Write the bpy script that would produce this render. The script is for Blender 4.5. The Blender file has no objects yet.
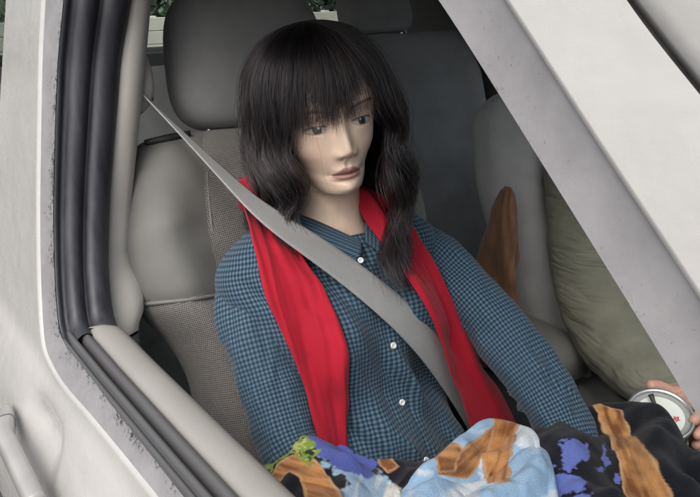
import bpy, bmesh, math, random
import numpy as np
from mathutils import Vector, Matrix
from mathutils.bvhtree import BVHTree

random.seed(4); RNG = np.random.default_rng(7)
S = bpy.context.scene
COL = S.collection
R = math.radians

# ------------------------------------------------------------------ camera
cam = bpy.data.objects.new('camera', bpy.data.cameras.new('camera')); COL.objects.link(cam)
cam.location = (0.876, -0.98, 1.43)
yaw, pit = R(144.87), R(-19.7)
fw = Vector((math.cos(pit)*math.cos(yaw), math.cos(pit)*math.sin(yaw), math.sin(pit)))
cam.rotation_euler = fw.to_track_quat('-Z', 'Y').to_euler()
cam.data.sensor_fit = 'HORIZONTAL'; cam.data.sensor_width = 36.0
cam.data.lens = 36.0*773.0/700.0
cam.data.clip_start = 0.02; cam.data.clip_end = 500
S.camera = cam

# ------------------------------------------------------------------ sky and light (overcast)
SUN_EL, SUN_AZ = R(52), R(-62)          # azimuth measured from +X (the car's nose) towards +Y
w = bpy.data.worlds.new('World'); S.world = w; w.use_nodes = True
nt = w.node_tree; nt.nodes.clear()
sky = nt.nodes.new('ShaderNodeTexSky'); sky.sky_type = 'NISHITA'; sky.sun_disc = False
sky.sun_elevation = SUN_EL; sky.sun_rotation = R(90) - SUN_AZ
sky.air_density = 1.0; sky.dust_density = 6.0; sky.ozone_density = 1.0
hs = nt.nodes.new('ShaderNodeHueSaturation'); hs.inputs['Saturation'].default_value = 0.48
bg = nt.nodes.new('ShaderNodeBackground'); bg.inputs['Strength'].default_value = 0.15
out = nt.nodes.new('ShaderNodeOutputWorld')
nt.links.new(sky.outputs[0], hs.inputs['Color']); nt.links.new(hs.outputs[0], bg.inputs['Color']); nt.links.new(bg.outputs[0], out.inputs[0])
sd = bpy.data.lights.new('sun', 'SUN'); sd.energy = 0.5; sd.angle = R(60); sd.color = (1.0, 0.97, 0.93)
so = bpy.data.objects.new('sun', sd); COL.objects.link(so)
sv = Vector((math.cos(SUN_EL)*math.cos(SUN_AZ), math.cos(SUN_EL)*math.sin(SUN_AZ), math.sin(SUN_EL)))
so.rotation_euler = sv.to_track_quat('Z', 'Y').to_euler(); so.location = (0, 0, 6)
S.view_settings.view_transform = 'Standard'; S.view_settings.look = 'None'
S.view_settings.gamma = 1.0; S.view_settings.use_curve_mapping = False
S.view_settings.exposure = 0.62
S.render.engine = 'CYCLES'
S.cycles.max_bounces = 8; S.cycles.diffuse_bounces = 5; S.cycles.glossy_bounces = 4; S.cycles.transparent_max_bounces = 12
S.cycles.use_denoising = True

# ------------------------------------------------------------------ node helpers
def mat(name, base=(.5,.5,.5), rough=.5, metal=0.0, spec=.5, coat=0.0, coat_rough=.1, sheen=0.0):
    m = bpy.data.materials.new(name); m.use_nodes = True
    b = m.node_tree.nodes['Principled BSDF']
    b.inputs['Base Color'].default_value = (*base, 1); b.inputs['Roughness'].default_value = rough
    b.inputs['Metallic'].default_value = metal; b.inputs['Specular IOR Level'].default_value = spec
    b.inputs['Coat Weight'].default_value = coat; b.inputs['Coat Roughness'].default_value = coat_rough
    b.inputs['Sheen Weight'].default_value = sheen
    return m
def N(m, t, **kw):
    n = m.node_tree.nodes.new(t)
    for k, v in kw.items():
        if k in n.inputs: n.inputs[k].default_value = v
        else: setattr(n, k, v)
    return n
def L(m, a, b): m.node_tree.links.new(a, b)
def bsdf(m): return m.node_tree.nodes['Principled BSDF']
def coords(m, kind='Object', scale=None):
    tc = N(m, 'ShaderNodeTexCoord'); o = tc.outputs[kind]
    if scale is not None:
        mp = N(m, 'ShaderNodeMapping'); mp.inputs['Scale'].default_value = scale; L(m, o, mp.inputs['Vector']); o = mp.outputs[0]
    return o
def noise(m, vec, scale, detail=4, rough=.55):
    n = N(m, 'ShaderNodeTexNoise'); n.inputs['Scale'].default_value = scale; n.inputs['Detail'].default_value = detail
    n.inputs['Roughness'].default_value = rough; L(m, vec, n.inputs['Vector']); return n.outputs['Fac']
def ramp(m, fac, stops):
    r = N(m, 'ShaderNodeValToRGB'); e = r.color_ramp.elements
    while len(e) < len(stops): e.new(.5)
    for el, (p, c) in zip(e, stops): el.position = p; el.color = (*c, 1) if len(c) == 3 else c
    L(m, fac, r.inputs[0]); return r.outputs[0]
def math_(m, op, a, b=None):
    n = N(m, 'ShaderNodeMath', operation=op)
    for i, v in enumerate((a, b)):
        if v is None: continue
        if isinstance(v, (int, float)): n.inputs[i].default_value = v
        else: L(m, v, n.inputs[i])
    return n.outputs[0]
def mixc(m, fac, a, b, mode='MIX'):
    n = N(m, 'ShaderNodeMix', data_type='RGBA', blend_type=mode)
    for s, v in ((n.inputs['Factor'], fac), (n.inputs[6], a), (n.inputs[7], b)):
        if isinstance(v, (int, float)): s.default_value = v
        elif isinstance(v, tuple): s.default_value = (*v, 1)
        else: L(m, v, s)
    return n.outputs[2]
def bump(m, h, strength=.3, dist=.001, prev=None):
    n = N(m, 'ShaderNodeBump'); n.inputs['Strength'].default_value = strength; n.inputs['Distance'].default_value = dist
    L(m, h, n.inputs['Height'])
    if prev is not None: L(m, prev, n.inputs['Normal'])
    L(m, n.outputs[0], bsdf(m).inputs['Normal']); return n.outputs[0]
def setc(m, c): L(m, c, bsdf(m).inputs['Base Color'])
def vary(m, base, amt=.12, scale=6, kind='Object'):
    f = noise(m, coords(m, kind), scale, 5)
    c = ramp(m, f, [(.3, tuple(max(0, x*(1-amt)) for x in base)), (.7, tuple(min(1, x*(1+amt)) for x in base))])
    setc(m, c); return c

# ------------------------------------------------------------------ materials
M = {}
m = M['paint'] = mat('pearl_white_paint', (.78,.765,.73), .32, coat=.5, coat_rough=.12)
co = coords(m)
c = ramp(m, noise(m, co, 5, 6, .65), [(.25, (.40,.395,.38)), (.5, (.445,.44,.425)), (.8, (.475,.47,.46))])
c = mixc(m, ramp(m, noise(m, coords(m, 'Object', (9,9,40)), 3, 6, .7), [(.50, (0,0,0)), (.80, (.22,.22,.22))]), c, (.36,.35,.32)); setc(m, c)
L(m, ramp(m, noise(m, co, 30, 4), [(.3, (.20,)*3), (.7, (.36,)*3)]), bsdf(m).inputs['Roughness'])
b1 = bump(m, noise(m, co, 34, 2, .45), .30, .004)
bump(m, noise(m, co, 420, 3), .10, .0008, b1)

m = M['flange'] = mat('dull_grey_frame', (.36,.355,.36), .62)
co = coords(m)
c0 = ramp(m, noise(m, co, 22, 6, .7), [(.25, (.20,.197,.207)), (.75, (.29,.286,.292))])
at = N(m, 'ShaderNodeAttribute', attribute_name='edge')
sp = noise(m, co, 190, 5, .75)
pt_ = ramp(m, noise(m, co, 26, 3), [(.35, (.25,)*3), (.62, (1.05,)*3)])
sm_ = math_(m, 'ADD', sp, math_(m, 'MULTIPLY', math_(m, 'MULTIPLY', at.outputs['Fac'], pt_), .30))
c0 = mixc(m, ramp(m, sm_, [(.68, (0,)*3), (.80, (1,)*3)]), c0, (.035,.035,.04))
c0 = mixc(m, ramp(m, noise(m, co, 420, 2), [(.70, (0,)*3), (.74, (.7,)*3)]), c0, (.12,.11,.11)); setc(m, c0)
bump(m, sp, .25, .001)

m = M['rubber'] = mat('weathered_rubber', (.045,.047,.058), .48)
co = coords(m)
setc(m, ramp(m, noise(m, coords(m, 'Object', (1,1,.12)), 60, 5, .6), [(.3, (.018,.019,.025)), (.7, (.05,.052,.062))])); bump(m, noise(m, co, 300, 3), .15, .0006)
m = M['rubber_grey'] = mat('grey_glass_sweep', (.16,.16,.165), .55)
setc(m, ramp(m, noise(m, coords(m, 'Object', (.2,1,1)), 120, 5, .7), [(.3, (.14,.135,.13)), (.6, (.24,.235,.23)), (.8, (.32,.31,.30))]))
def plastic(name, col, rough=.55, grain=900, amt=.06):
    m = mat(name, col, rough); vary(m, col, amt, 8); bump(m, noise(m, coords(m), grain, 3), .4, .0006); M[name] = m; return m
plastic('trim_beige', (.50,.485,.45), .6)
plastic('trim_door', (.27,.265,.245), .6, 380)
plastic('sweep_grey', (.085,.085,.088), .5)
plastic('trim_grey', (.22,.22,.215), .6)
plastic('dark_plastic', (.028,.03,.034), .5)
plastic('headliner', (.42,.41,.39), .9, 500)
plastic('carpet', (.05,.05,.05), .95, 400)
m = M['vinyl'] = mat('grey_seat_cloth', (.165,.165,.155), .72, sheen=.15)
setc(m, ramp(m, noise(m, coords(m), 9, 5), [(.3, (.145,.145,.137)), (.7, (.185,.185,.172))])); bump(m, noise(m, coords(m), 1200, 2), .3, .0004)
m = M['mesh_fabric'] = mat('woven_seat_fabric', (.2,.19,.18), .9, sheen=.2)
uv = N(m, 'ShaderNodeUVMap').outputs[0]
sx = N(m, 'ShaderNodeSeparateXYZ'); L(m, uv, sx.inputs[0])
k = 2*math.pi/.0047
su = math_(m, 'SINE', math_(m, 'MULTIPLY', math_(m, 'ADD', sx.outputs[0], sx.outputs[1]), k*.72))
sv_ = math_(m, 'SINE', math_(m, 'MULTIPLY', math_(m, 'SUBTRACT', sx.outputs[0], sx.outputs[1]), k*.72))
wv = math_(m, 'ADD', math_(m, 'MULTIPLY', math_(m, 'MULTIPLY', su, sv_), .5), .5)
wv = math_(m, 'ADD', wv, math_(m, 'MULTIPLY', noise(m, coords(m), 160, 3), .35))
setc(m, ramp(m, wv, [(.2, (.075,.072,.072)), (.55, (.135,.129,.124)), (.95, (.215,.204,.19))])); bump(m, wv, .8, .0012)
for nm_, lo3, hi3 in (('dark_cloth', (.215,.216,.214), (.27,.271,.267)), ('rear_cloth', (.34,.34,.34), (.43,.43,.425))):
    m = M[nm_] = mat(nm_, lo3, .9, sheen=.15)
    setc(m, ramp(m, noise(m, coords(m), 14, 6, .65), [(.3, lo3), (.7, hi3)])); bump(m, noise(m, coords(m), 900, 3), .35, .0006)

m = M['skin'] = mat('painted_mannequin_skin', (.6,.45,.36), .42, spec=.35)
ca = N(m, 'ShaderNodeVertexColor', layer_name='col')
c = mixc(m, ramp(m, noise(m, coords(m), 60, 4), [(.3, (.90,)*3), (.7, (1.0,)*3)]), (0,0,0), ca.outputs[0]); setc(m, c)
bsdf(m).inputs['Subsurface Weight'].default_value = .06; bsdf(m).inputs['Subsurface Radius'].default_value = (.006,.003,.002)
m = M['shirt'] = mat('blue_gingham_cotton', (.1,.2,.3), .85, sheen=.12, spec=.2)
uv = N(m, 'ShaderNodeUVMap').outputs[0]; sx = N(m, 'ShaderNodeSeparateXYZ'); L(m, uv, sx.inputs[0])
def stripes(m, s, per, duty, soft=.06):
    fr = math_(m, 'FRACT', math_(m, 'DIVIDE', s, per))
    tri = math_(m, 'ABSOLUTE', math_(m, 'SUBTRACT', fr, .5))
    return ramp(m, tri, [(duty/2-soft, (1,)*3), (duty/2+soft, (0,)*3)])
a_ = stripes(m, sx.outputs[0], .0064, .5); b_ = stripes(m, sx.outputs[1], .0064, .5)
sm2 = math_(m, 'MULTIPLY', math_(m, 'ADD', a_, b_), .5)
th = math_(m, 'ADD', sm2, math_(m, 'MULTIPLY', math_(m, 'SUBTRACT', noise(m, coords(m, 'UV', (1600,220,1)), 1, 3), .5), .25))
c = ramp(m, th, [(.0, (.098,.163,.213)), (.5, (.035,.069,.108)), (1., (.010,.018,.033))])
big = noise(m, coords(m), 7, 3)
c = mixc(m, ramp(m, big, [(.35, (0,)*3), (.65, (.22,)*3)]), c, (.045,.085,.12)); setc(m, c)
bump(m, noise(m, coords(m), 900, 2), .2, .0005)
m = M['scarf'] = mat('red_knit_scarf', (.52,.012,.028), .8, sheen=.1, spec=.2)
setc(m, ramp(m, noise(m, coords(m), 18, 5), [(.3, (.32,.007,.021)), (.7, (.42,.011,.029))])); bump(m, noise(m, coords(m, 'UV', (900,260,1)), 1, 2), .25, .0006)
m = M['belt'] = mat('grey_belt_webbing', (.27,.275,.275), .5, sheen=.2)
uv = N(m, 'ShaderNodeUVMap').outputs[0]; sx = N(m, 'ShaderNodeSeparateXYZ'); L(m, uv, sx.inputs[0])
wv = math_(m, 'SINE', math_(m, 'MULTIPLY', sx.outputs[0], 2*math.pi/.0031)); wv2 = math_(m, 'SINE', math_(m, 'MULTIPLY', math_(m, 'ADD', sx.outputs[1], math_(m,'MULTIPLY',sx.outputs[0],.6)), 2*math.pi/.0022))
wv = math_(m, 'ADD', wv, math_(m, 'MULTIPLY', wv2, .4))
setc(m, ramp(m, math_(m, 'ADD', math_(m, 'MULTIPLY', wv, .22), noise(m, coords(m), 12, 4)), [(.1, (.24,.245,.245)), (.9, (.36,.365,.36))])); bump(m, wv, .35, .0005)
m = M['fleece'] = mat('printed_fleece', (.5,.5,.5), .95, sheen=.10, spec=.1)
ca = N(m, 'ShaderNodeVertexColor', layer_name='col')
nz = noise(m, coords(m), 420, 4, .7)
setc(m, mixc(m, 1.0, ca.outputs[0], ramp(m, nz, [(.25, (.78,)*3), (.7, (1.10,)*3)]), 'MULTIPLY')); bump(m, nz, .7, .003)
m = M['olive'] = mat('olive_cotton', (.085,.085,.06), .9, sheen=.12, spec=.2); setc(m, ramp(m, noise(m, coords(m), 20, 6), [(.3, (.155,.153,.118)), (.7, (.205,.202,.160))])); nzz = noise(m, coords(m, 'Object', (5,5,17)), 1, 3, .5); rid = ramp(m, nzz, [(.36, (1,)*3), (.46, (.25,)*3), (.52, (0,)*3), (.60, (.5,)*3), (.7, (.8,)*3)])
ob = bump(m, rid, .5, .016); bump(m, noise(m, coords(m), 700, 3), .3, .0006, ob)
m = M['human_skin'] = mat('human_skin', (.55,.31,.23), .5); vary(m, (.55,.31,.23), .12, 60)
M['button'] = mat('pearl_button', (.75,.75,.72), .25)
M['metal'] = mat('steel', (.6,.6,.6), .28, 1.0)
M['tin'] = mat('brushed_tin', (.62,.63,.62), .35, .9)
bump(M['tin'], noise(M['tin'], coords(M['tin']), 200, 3), .1, .0004)
m = M['lid_paint'] = mat('white_lid_print', (.75,.76,.72), .4)
ca = N(m, 'ShaderNodeVertexColor', layer_name='col'); setc(m, ca.outputs[0])
m = M['brown'] = mat('brown_suede', (.12,.055,.025), .6, sheen=.3); setc(m, ramp(m, noise(m, coords(m, 'Object', (1,1,.3)), 40, 6), [(.3, (.10,.045,.02)), (.6, (.22,.105,.05)), (.8, (.36,.19,.095))]))
bump(m, noise(m, coords(m), 120, 5), .4, .003)
m = M['asphalt'] = mat('asphalt', (.06,.06,.06), .85); setc(m, ramp(m, noise(m, coords(m), 30, 8, .7), [(.3, (.045,.045,.046)), (.7, (.085,.083,.08))])); bump(m, noise(m, coords(m), 220, 4), .4, .004)
m = M['fence'] = mat('cream_board', (.62,.6,.5), .7); vary(m, (.45,.445,.38), .1, 4)
m = M['leaf'] = mat('hedge_leaf', (.06,.12,.05), .6); setc(m, ramp(m, noise(m, coords(m), 3, 4), [(.3, (.07,.12,.075)), (.7, (.16,.235,.14))]))
M['bark'] = mat('bark', (.08,.06,.045), .9)
def glass(name, tint):
    m = bpy.data.materials.new(name); m.use_nodes = True; t = m.node_tree; t.nodes.clear()
    o = t.nodes.new('ShaderNodeOutputMaterial'); mx = t.nodes.new('ShaderNodeMixShader'); tr = t.nodes.new('ShaderNodeBsdfTransparent')
    gl = t.nodes.new('ShaderNodeBsdfGlossy'); gl.inputs['Roughness'].default_value = .02; fr = t.nodes.new('ShaderNodeFresnel'); fr.inputs[0].default_value = 1.45
    tr.inputs[0].default_value = (*tint, 1)
    t.links.new(fr.outputs[0], mx.inputs[0]); t.links.new(tr.outputs[0], mx.inputs[1]); t.links.new(gl.outputs[0], mx.inputs[2]); t.links.new(mx.outputs[0], o.inputs[0])
    M[name] = m; return m
glass('clear_glass', (.86,.90,.88)); glass('tinted_glass', (.72,.76,.75))
m = M['hair'] = bpy.data.materials.new('dark_wig_fibre'); m.use_nodes = True; m.node_tree.nodes.clear()
ho = N(m, 'ShaderNodeOutputMaterial'); hb = N(m, 'ShaderNodeBsdfHairPrincipled'); hb.parametrization = 'COLOR'
hi = N(m, 'ShaderNodeHairInfo')
L(m, ramp(m, hi.outputs['Random'], [(0., (.009,.008,.010)), (.72, (.016,.013,.014)), (.86, (.02,.016,.016)), (1., (.085,.052,.038))]), hb.inputs['Color'])
hb.inputs['IOR'].default_value = 1.42; hb.inputs['Roughness'].default_value = .24; hb.inputs['Radial Roughness'].default_value = .4; L(m, hb.outputs[0], ho.inputs[0])
M['wig_cap'] = mat('wig_cap', (.012,.011,.012), .9)

# ------------------------------------------------------------------ mesh helpers
def thing(name, label, cat, loc=(0,0,0), group=None, kind=None):
    o = bpy.data.objects.new(name, None); COL.objects.link(o); o.location = loc; o.empty_display_size = .05
    o['label'] = label
    if cat: o['category'] = cat
    if group: o['group'] = group
    if kind: o['kind'] = kind
    return o
def tag(o, label=None, cat=None, group=None, kind=None):
    if label: o['label'] = label
    if cat: o['category'] = cat
    if group: o['group'] = group
    if kind: o['kind'] = kind
    return o
def wloc(o):
    v = Vector((0,0,0))
    while o is not None: v += o.location; o = o.parent
    return v
def mobj(name, verts, faces, mt, parent=None, smooth=True, uvs=None, cols=None, attrs=None):
    me = bpy.data.meshes.new(name)
    V = np.asarray(verts, float)
    if parent is not None: V = V - np.array(wloc(parent))
    me.from_pydata(V.tolist(), [], [list(map(int, f)) for f in faces])
    me.materials.append(M[mt] if isinstance(mt, str) else mt)
    if smooth: me.polygons.foreach_set('use_smooth', np.ones(len(me.polygons), bool))
    li = np.empty(len(me.loops), int); me.loops.foreach_get('vertex_index', li)
    if uvs is not None:
        ul = me.uv_layers.new(name='UVMap'); ul.data.foreach_set('uv', np.asarray(uvs, float)[li].ravel())
    if cols is not None:
        ca = me.color_attributes.new('col', 'FLOAT_COLOR', 'POINT')
        cc = np.ones((len(V), 4)); cc[:, :3] = cols; ca.data.foreach_set('color', cc.ravel())
    for k, v in (attrs or {}).items():
        a = me.attributes.new(k, 'FLOAT', 'POINT'); a.data.foreach_set('value', np.asarray(v, float))
    me.update()
    o = bpy.data.objects.new(name, me); COL.objects.link(o)
    if parent is not None: o.parent = parent
    return o
def grid_faces(n, m_, cu=False, cv=False, flip=False):
    f = []
    for i in range(n if cu else n-1):
        for j in range(m_ if cv else m_-1):
            a, b, c, d = i*m_+j, ((i+1) % n)*m_+j, ((i+1) % n)*m_+(j+1) % m_, i*m_+(j+1) % m_
            f.append((a, d, c, b) if flip else (a, b, c, d))
    return f
def gobj(name, P, mt, parent=None, cu=False, cv=False, flip=False, uv='arc', cols=None, attrs=None, caps=False, keep=None):
    P = np.asarray(P, float); n, m_ = P.shape[:2]
    f = grid_faces(n, m_, cu, cv, flip)
    if keep is not None: f = [q for k, q in enumerate(f) if keep(k // (m_ if cv else m_-1), k % (m_ if cv else m_-1))]
    if caps:
        f.append(list(range(m_))); f.append(list(range((n-1)*m_, n*m_))[::-1])
    if isinstance(uv, str):
        du = np.zeros((n, m_)); du[1:] = np.cumsum(np.linalg.norm(np.diff(P, axis=0), axis=2), 0)
        dv = np.zeros((n, m_)); dv[:, 1:] = np.cumsum(np.linalg.norm(np.diff(P, axis=1), axis=2), 1)
        uv = np.stack([dv, du], -1)
    return mobj(name, P.reshape(-1, 3), f, mt, parent, uvs=np.asarray(uv).reshape(-1, 2),
                cols=None if cols is None else np.asarray(cols).reshape(-1, 3), attrs={k: np.ravel(v) for k, v in (attrs or {}).items()})
def solidify(o, t, offset=0):
    md = o.modifiers.new('thickness', 'SOLIDIFY'); md.thickness = t; md.offset = offset; return o
def bev(o, wd=.004, seg=3):
    md = o.modifiers.new('bevel', 'BEVEL'); md.width = wd; md.segments = seg; md.limit_method = 'ANGLE'; return o
def cr(keys, t):
    """Catmull-Rom through rows (param, values...) at params t"""
    K = np.asarray(keys, float); x = K[:, 0]; Y = K[:, 1:]
    t = np.asarray(t, float); i = np.clip(np.searchsorted(x, t, side='right')-1, 0, len(x)-2)
    d = np.zeros_like(Y); d[1:-1] = (Y[2:]-Y[:-2])/(x[2:]-x[:-2])[:, None]; d[0] = (Y[1]-Y[0])/(x[1]-x[0]); d[-1] = (Y[-1]-Y[-2])/(x[-1]-x[-2])
    h = (x[i+1]-x[i])[:, None]; s = ((t-x[i])/(x[i+1]-x[i]))[:, None]
    return (2*s**3-3*s**2+1)*Y[i]+(s**3-2*s**2+s)*h*d[i]+(-2*s**3+3*s**2)*Y[i+1]+(s**3-s**2)*h*d[i+1]
def path(pts, n):
    p = np.asarray(pts, float); t = np.r_[0, np.cumsum(np.linalg.norm(np.diff(p, axis=0), axis=1))]
    return cr(np.c_[t, p], np.linspace(0, t[-1], n))
def tube_grid(pts, radii, n=24, seg=16, up=(0,0,1), fold=None):
    P = path(pts, n); T = np.gradient(P, axis=0); T /= np.linalg.norm(T, axis=1)[:, None]
    r = cr(np.c_[np.linspace(0, 1, len(radii)), radii], np.linspace(0, 1, n))[:, 0]
    U = np.array(up, float); A = np.cross(T, U); A /= np.linalg.norm(A, axis=1)[:, None]; B = np.cross(A, T)
    ph = np.linspace(0, 2*np.pi, seg, endpoint=False)
    rr = r[:, None]*np.ones((n, seg))
    if fold is not None: rr = rr + fold(np.linspace(0, 1, n)[:, None], ph[None, :])
    return P[:, None]+rr[..., None]*(np.cos(ph)[None, :, None]*A[:, None]+np.sin(ph)[None, :, None]*B[:, None])
def tube(name, pts, radii, mt, parent, n=24, seg=16, up=(0,0,1), fold=None):
    return gobj(name, tube_grid(pts, radii, n, seg, up, fold), mt, parent, cv=True, caps=True)
def boxm(name, lo, hi, mt, parent=None, bw=.006):
    lo, hi = np.array(lo, float), np.array(hi, float)
    v = [[(lo, hi)[i][0], (lo, hi)[j][1], (lo, hi)[k][2]] for i in (0,1) for j in (0,1) for k in (0,1)]
    f = [(0,1,3,2),(4,6,7,5),(0,4,5,1),(2,3,7,6),(0,2,6,4),(1,5,7,3)]
    o = mobj(name, v, f, mt, parent, smooth=False)
    if bw: bev(o, bw)
    return o
def vnoise(seed, amp=1.0):
    """cheap smooth value noise on 2-D arrays"""
    g = np.random.default_rng(seed).standard_normal((64, 64))
    def f(u, v):
        u = np.asarray(u, float); v = np.asarray(v, float)
        i = np.floor(u).astype(int); j = np.floor(v).astype(int); a = u-i; b = v-j
        a = a*a*(3-2*a); b = b*b*(3-2*b); G = lambda p, q: g[p % 64, q % 64]
        return amp*((G(i,j)*(1-a)+G(i+1,j)*a)*(1-b)+(G(i,j+1)*(1-a)+G(i+1,j+1)*a)*b)
    return f
n1, n2, n3, n4 = (vnoise(k) for k in (1, 2, 3, 4))
def fbm(f, u, v, o=4): return sum(f(u*2**k+7*k, v*2**k+3*k)*.5**k for k in range(o))

# ------------------------------------------------------------------ ground and what lies behind the car
g = mobj('ground', [(-60,-60,0),(60,-60,0),(60,60,0),(-60,60,0)], [(0,1,2,3)], 'asphalt', smooth=False); g['kind'] = 'structure'
fence = thing('fence', 'cream horizontal board fence seen through the rear window', 'fence', (-8,2.6,0))
for k in range(6):
    b = boxm('board', (-8.02, -2.5, .04+k*.15), (-7.98, 7.5, .04+k*.15+.144), 'fence', fence, .006)
for y in (-2.3, .1, 2.5, 4.9, 7.3): boxm('post', (-8.10,y-.05,0), (-8.025,y+.05,.95), 'fence', fence, .01)
hedge = thing('hedge', 'green leafy hedge growing above the cream fence', 'hedge', (-9.2,2.6,0))
def leafcloud(n, ctr, half, size, seed):
    rg = np.random.default_rng(seed); V = []; F = []
    q = rg.normal(size=(n, 3)); q /= np.linalg.norm(q, axis=1)[:, None]
    rad = rg.uniform(.2, 1.0, n)**.5*(1+.25*np.sin(q[:,1]*9+seed)*np.cos(q[:,2]*7))
    C = np.array(ctr)+q*rad[:, None]*np.array(half)
    for c in C:
        a = rg.normal(size=3); a /= np.linalg.norm(a); b = np.cross(a, rg.normal(size=3)); b /= np.linalg.norm(b); s = size*rg.uniform(.6, 1.3)
        i = len(V); V += [c-a*s, c+b*s*.45, c+a*s, c-b*s*.45]; F.append((i, i+1, i+2, i+3))
    return np.array(V), F
V, F = leafcloud(42000, (-9.4, 2.6, 1.5), (.9, 5.2, 1.6), .07, 3); mobj('foliage', V, F, 'leaf', hedge, smooth=False)
for y in (-.6, 1.0, 2.6, 4.2, 5.8): tube('stem', [(-9.4,y,0),(-9.42,y+.05,.7),(-9.38,y-.04,1.6)], [.04,.03,.015], 'bark', hedge, 8, 8)

# ------------------------------------------------------------------ car
car = thing('car', 'white car with its front passenger window lowered', 'car', (0,0,0))
door = None
WY = lambda z, off=0: -.76+off+.20*(np.asarray(z, float)-1.0)
# outlines of the window opening in the side plane, (x, z)
rearC1 = [(-.268,1.50),(-.258,1.395),(-.252,1.319),(-.216,1.141),(-.190,1.052),(-.160,.985),(-.128,.951),(-.080,.940),(-.02,.938)]
rearC2 = [(-.190,1.47),(-.187,1.396),(-.191,1.31),(-.164,1.143),(-.136,1.056),(-.108,1.003),(-.088,.985),(-.06,.979),(-.01,.979)]
beltC1 = [(.09,.945),(.26,.953),(.6,.965),(1.02,.985)]
beltC2 = [(.05,.979),(.26,.984),(.6,.995),(.93,1.010)]
frontC1 = [(1.10,1.0),(1.05,1.055),(.88,1.19),(.726,1.313),(.665,1.361),(.595,1.417),(.51,1.484),(.42,1.53),(.30,1.55)]
frontC2 = [(1.0,1.03),(.96,1.085),(.83,1.188),(.730,1.265),(.643,1.332),(.533,1.415),(.46,1.462),(.39,1.495),(.28,1.51)]
topC1 = [(.05,1.555),(-.12,1.55),(-.21,1.53)]; topC2 = [(.05,1.515),(-.10,1.512),(-.17,1.498)]
def ring(parts, n=900):
    p = np.array(sum(parts, []) , float)
    p = np.vstack([p, p[:1]])
    seg = []
    K = np.vstack([p[-2:-1], p, p[1:2]])
    m_ = n//(len(p)-1)
    for i in range(1, len(K)-2):
        t = np.linspace(0, 1, m_, endpoint=False)[:, None]
        p0, p1, p2, p3 = K[i-1], K[i], K[i+1], K[i+2]
        d1 = (p2-p0)*.5; d2 = (p3-p1)*.5
        ln = np.linalg.norm(p2-p1); d1 *= min(1, ln/(np.linalg.norm(d1)+1e-9)); d2 *= min(1, ln/(np.linalg.norm(d2)+1e-9))
        seg.append((2*t**3-3*t**2+1)*p1+(t**3-2*t**2+t)*d1+(-2*t**3+3*t**2)*p2+(t**3-t**2)*d2)
    return np.vstack(seg)
C1 = ring([rearC1, beltC1, frontC1, topC1]); C2 = ring([rearC2, beltC2, frontC2, topC2])
skin_keys = [(.25,-.785),(.35,-.80),(.55,-.836),(.70,-.842),(.80,-.833),(.86,-.820),(.89,-.809),(.915,-.7975),(.935,-.786),(.96,-.779),(1.0,-.770),(1.3,-.710),(1.6,-.650),(1.9,-.59)]
def skin_y(z): return cr(skin_keys, np.ravel(z)).reshape(np.shape(z))
def dent(x, z): return .024*np.exp(-(((x+.045)/.062)**4+((z-.872)/.028)**2))
# outer outline of the door sheet, matched point by point to C1
nC = len(C1); per = nC//len(rearC1+beltC1+frontC1+topC1)
def outer(parts):
    return ring(parts)
O1 = outer([[(-.46,1.56),(-.46,1.42),(-.46,1.32),(-.46,1.14),(-.46,1.0),(-.46,.80),(-.46,.62),(-.40,.45),(-.2,.32)],
            [(.1,.32),(.4,.32),(.8,.32),(1.25,.34)],
            [(1.30,.75),(1.20,1.02),(.90,1.247),(.742,1.358),(.704,1.386),(.669,1.413),(.56,1.505),(.46,1.565),(.33,1.60)],
            [(.05,1.60),(-.2,1.60),(-.40,1.60)]])
def door_part(name, rows, mt, parent, **kw): return gobj(name, np.array(rows), mt, parent, cv=True, **kw)
rows = []
for t in np.r_[0,.008,.016,.026,.038,np.linspace(.05,1,60)]:
    xz = C1*(1-t)+O1*t
    rows.append(np.c_[xz[:,0], skin_y(xz[:,1])+dent(xz[:,0], xz[:,1]), xz[:,1]])
# rolled lip into the flange
ctr = np.array([.3, 1.2])
def inset(C, d):
    T = np.roll(C, -1, 0)-np.roll(C, 1, 0); T /= np.linalg.norm(T, axis=1)[:, None]
    Nn = np.c_[-T[:,1], T[:,0]]
    return C+Nn*d
lip = []
for dd, dy in ((.0055,.0045),(.0045,.003),(.003,.0014),(.0012,.0003)):
    xz = inset(C1, dd); lip.append(np.c_[xz[:,0], skin_y(C1[:,1])+dy, xz[:,1]])
door = door_part('front_door', lip+rows, 'paint', car, flip=True)
door['label'] = 'pearl white front passenger door, wet and dusty'
fl = []
Cin = inset(C1, .0055)
for t in np.linspace(0, 1, 9):
    xz = Cin*(1-t)+C2*t
    yb = skin_y(C1[:,1])+.0045
    fl.append(np.c_[xz[:,0], yb*(1-t)+WY(C2[:,1], -.001)*t+.0015*math.sin(math.pi*t), xz[:,1]])
edge = np.repeat(np.linspace(0, 1, 9)[:, None], nC, 1)
edge[:, (len(rearC1)+len(beltC1))*per:] *= .25        # the pillar side is cleaner
door_part('window_frame', fl, 'flange', door, attrs={'edge': edge}, flip=False)
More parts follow.
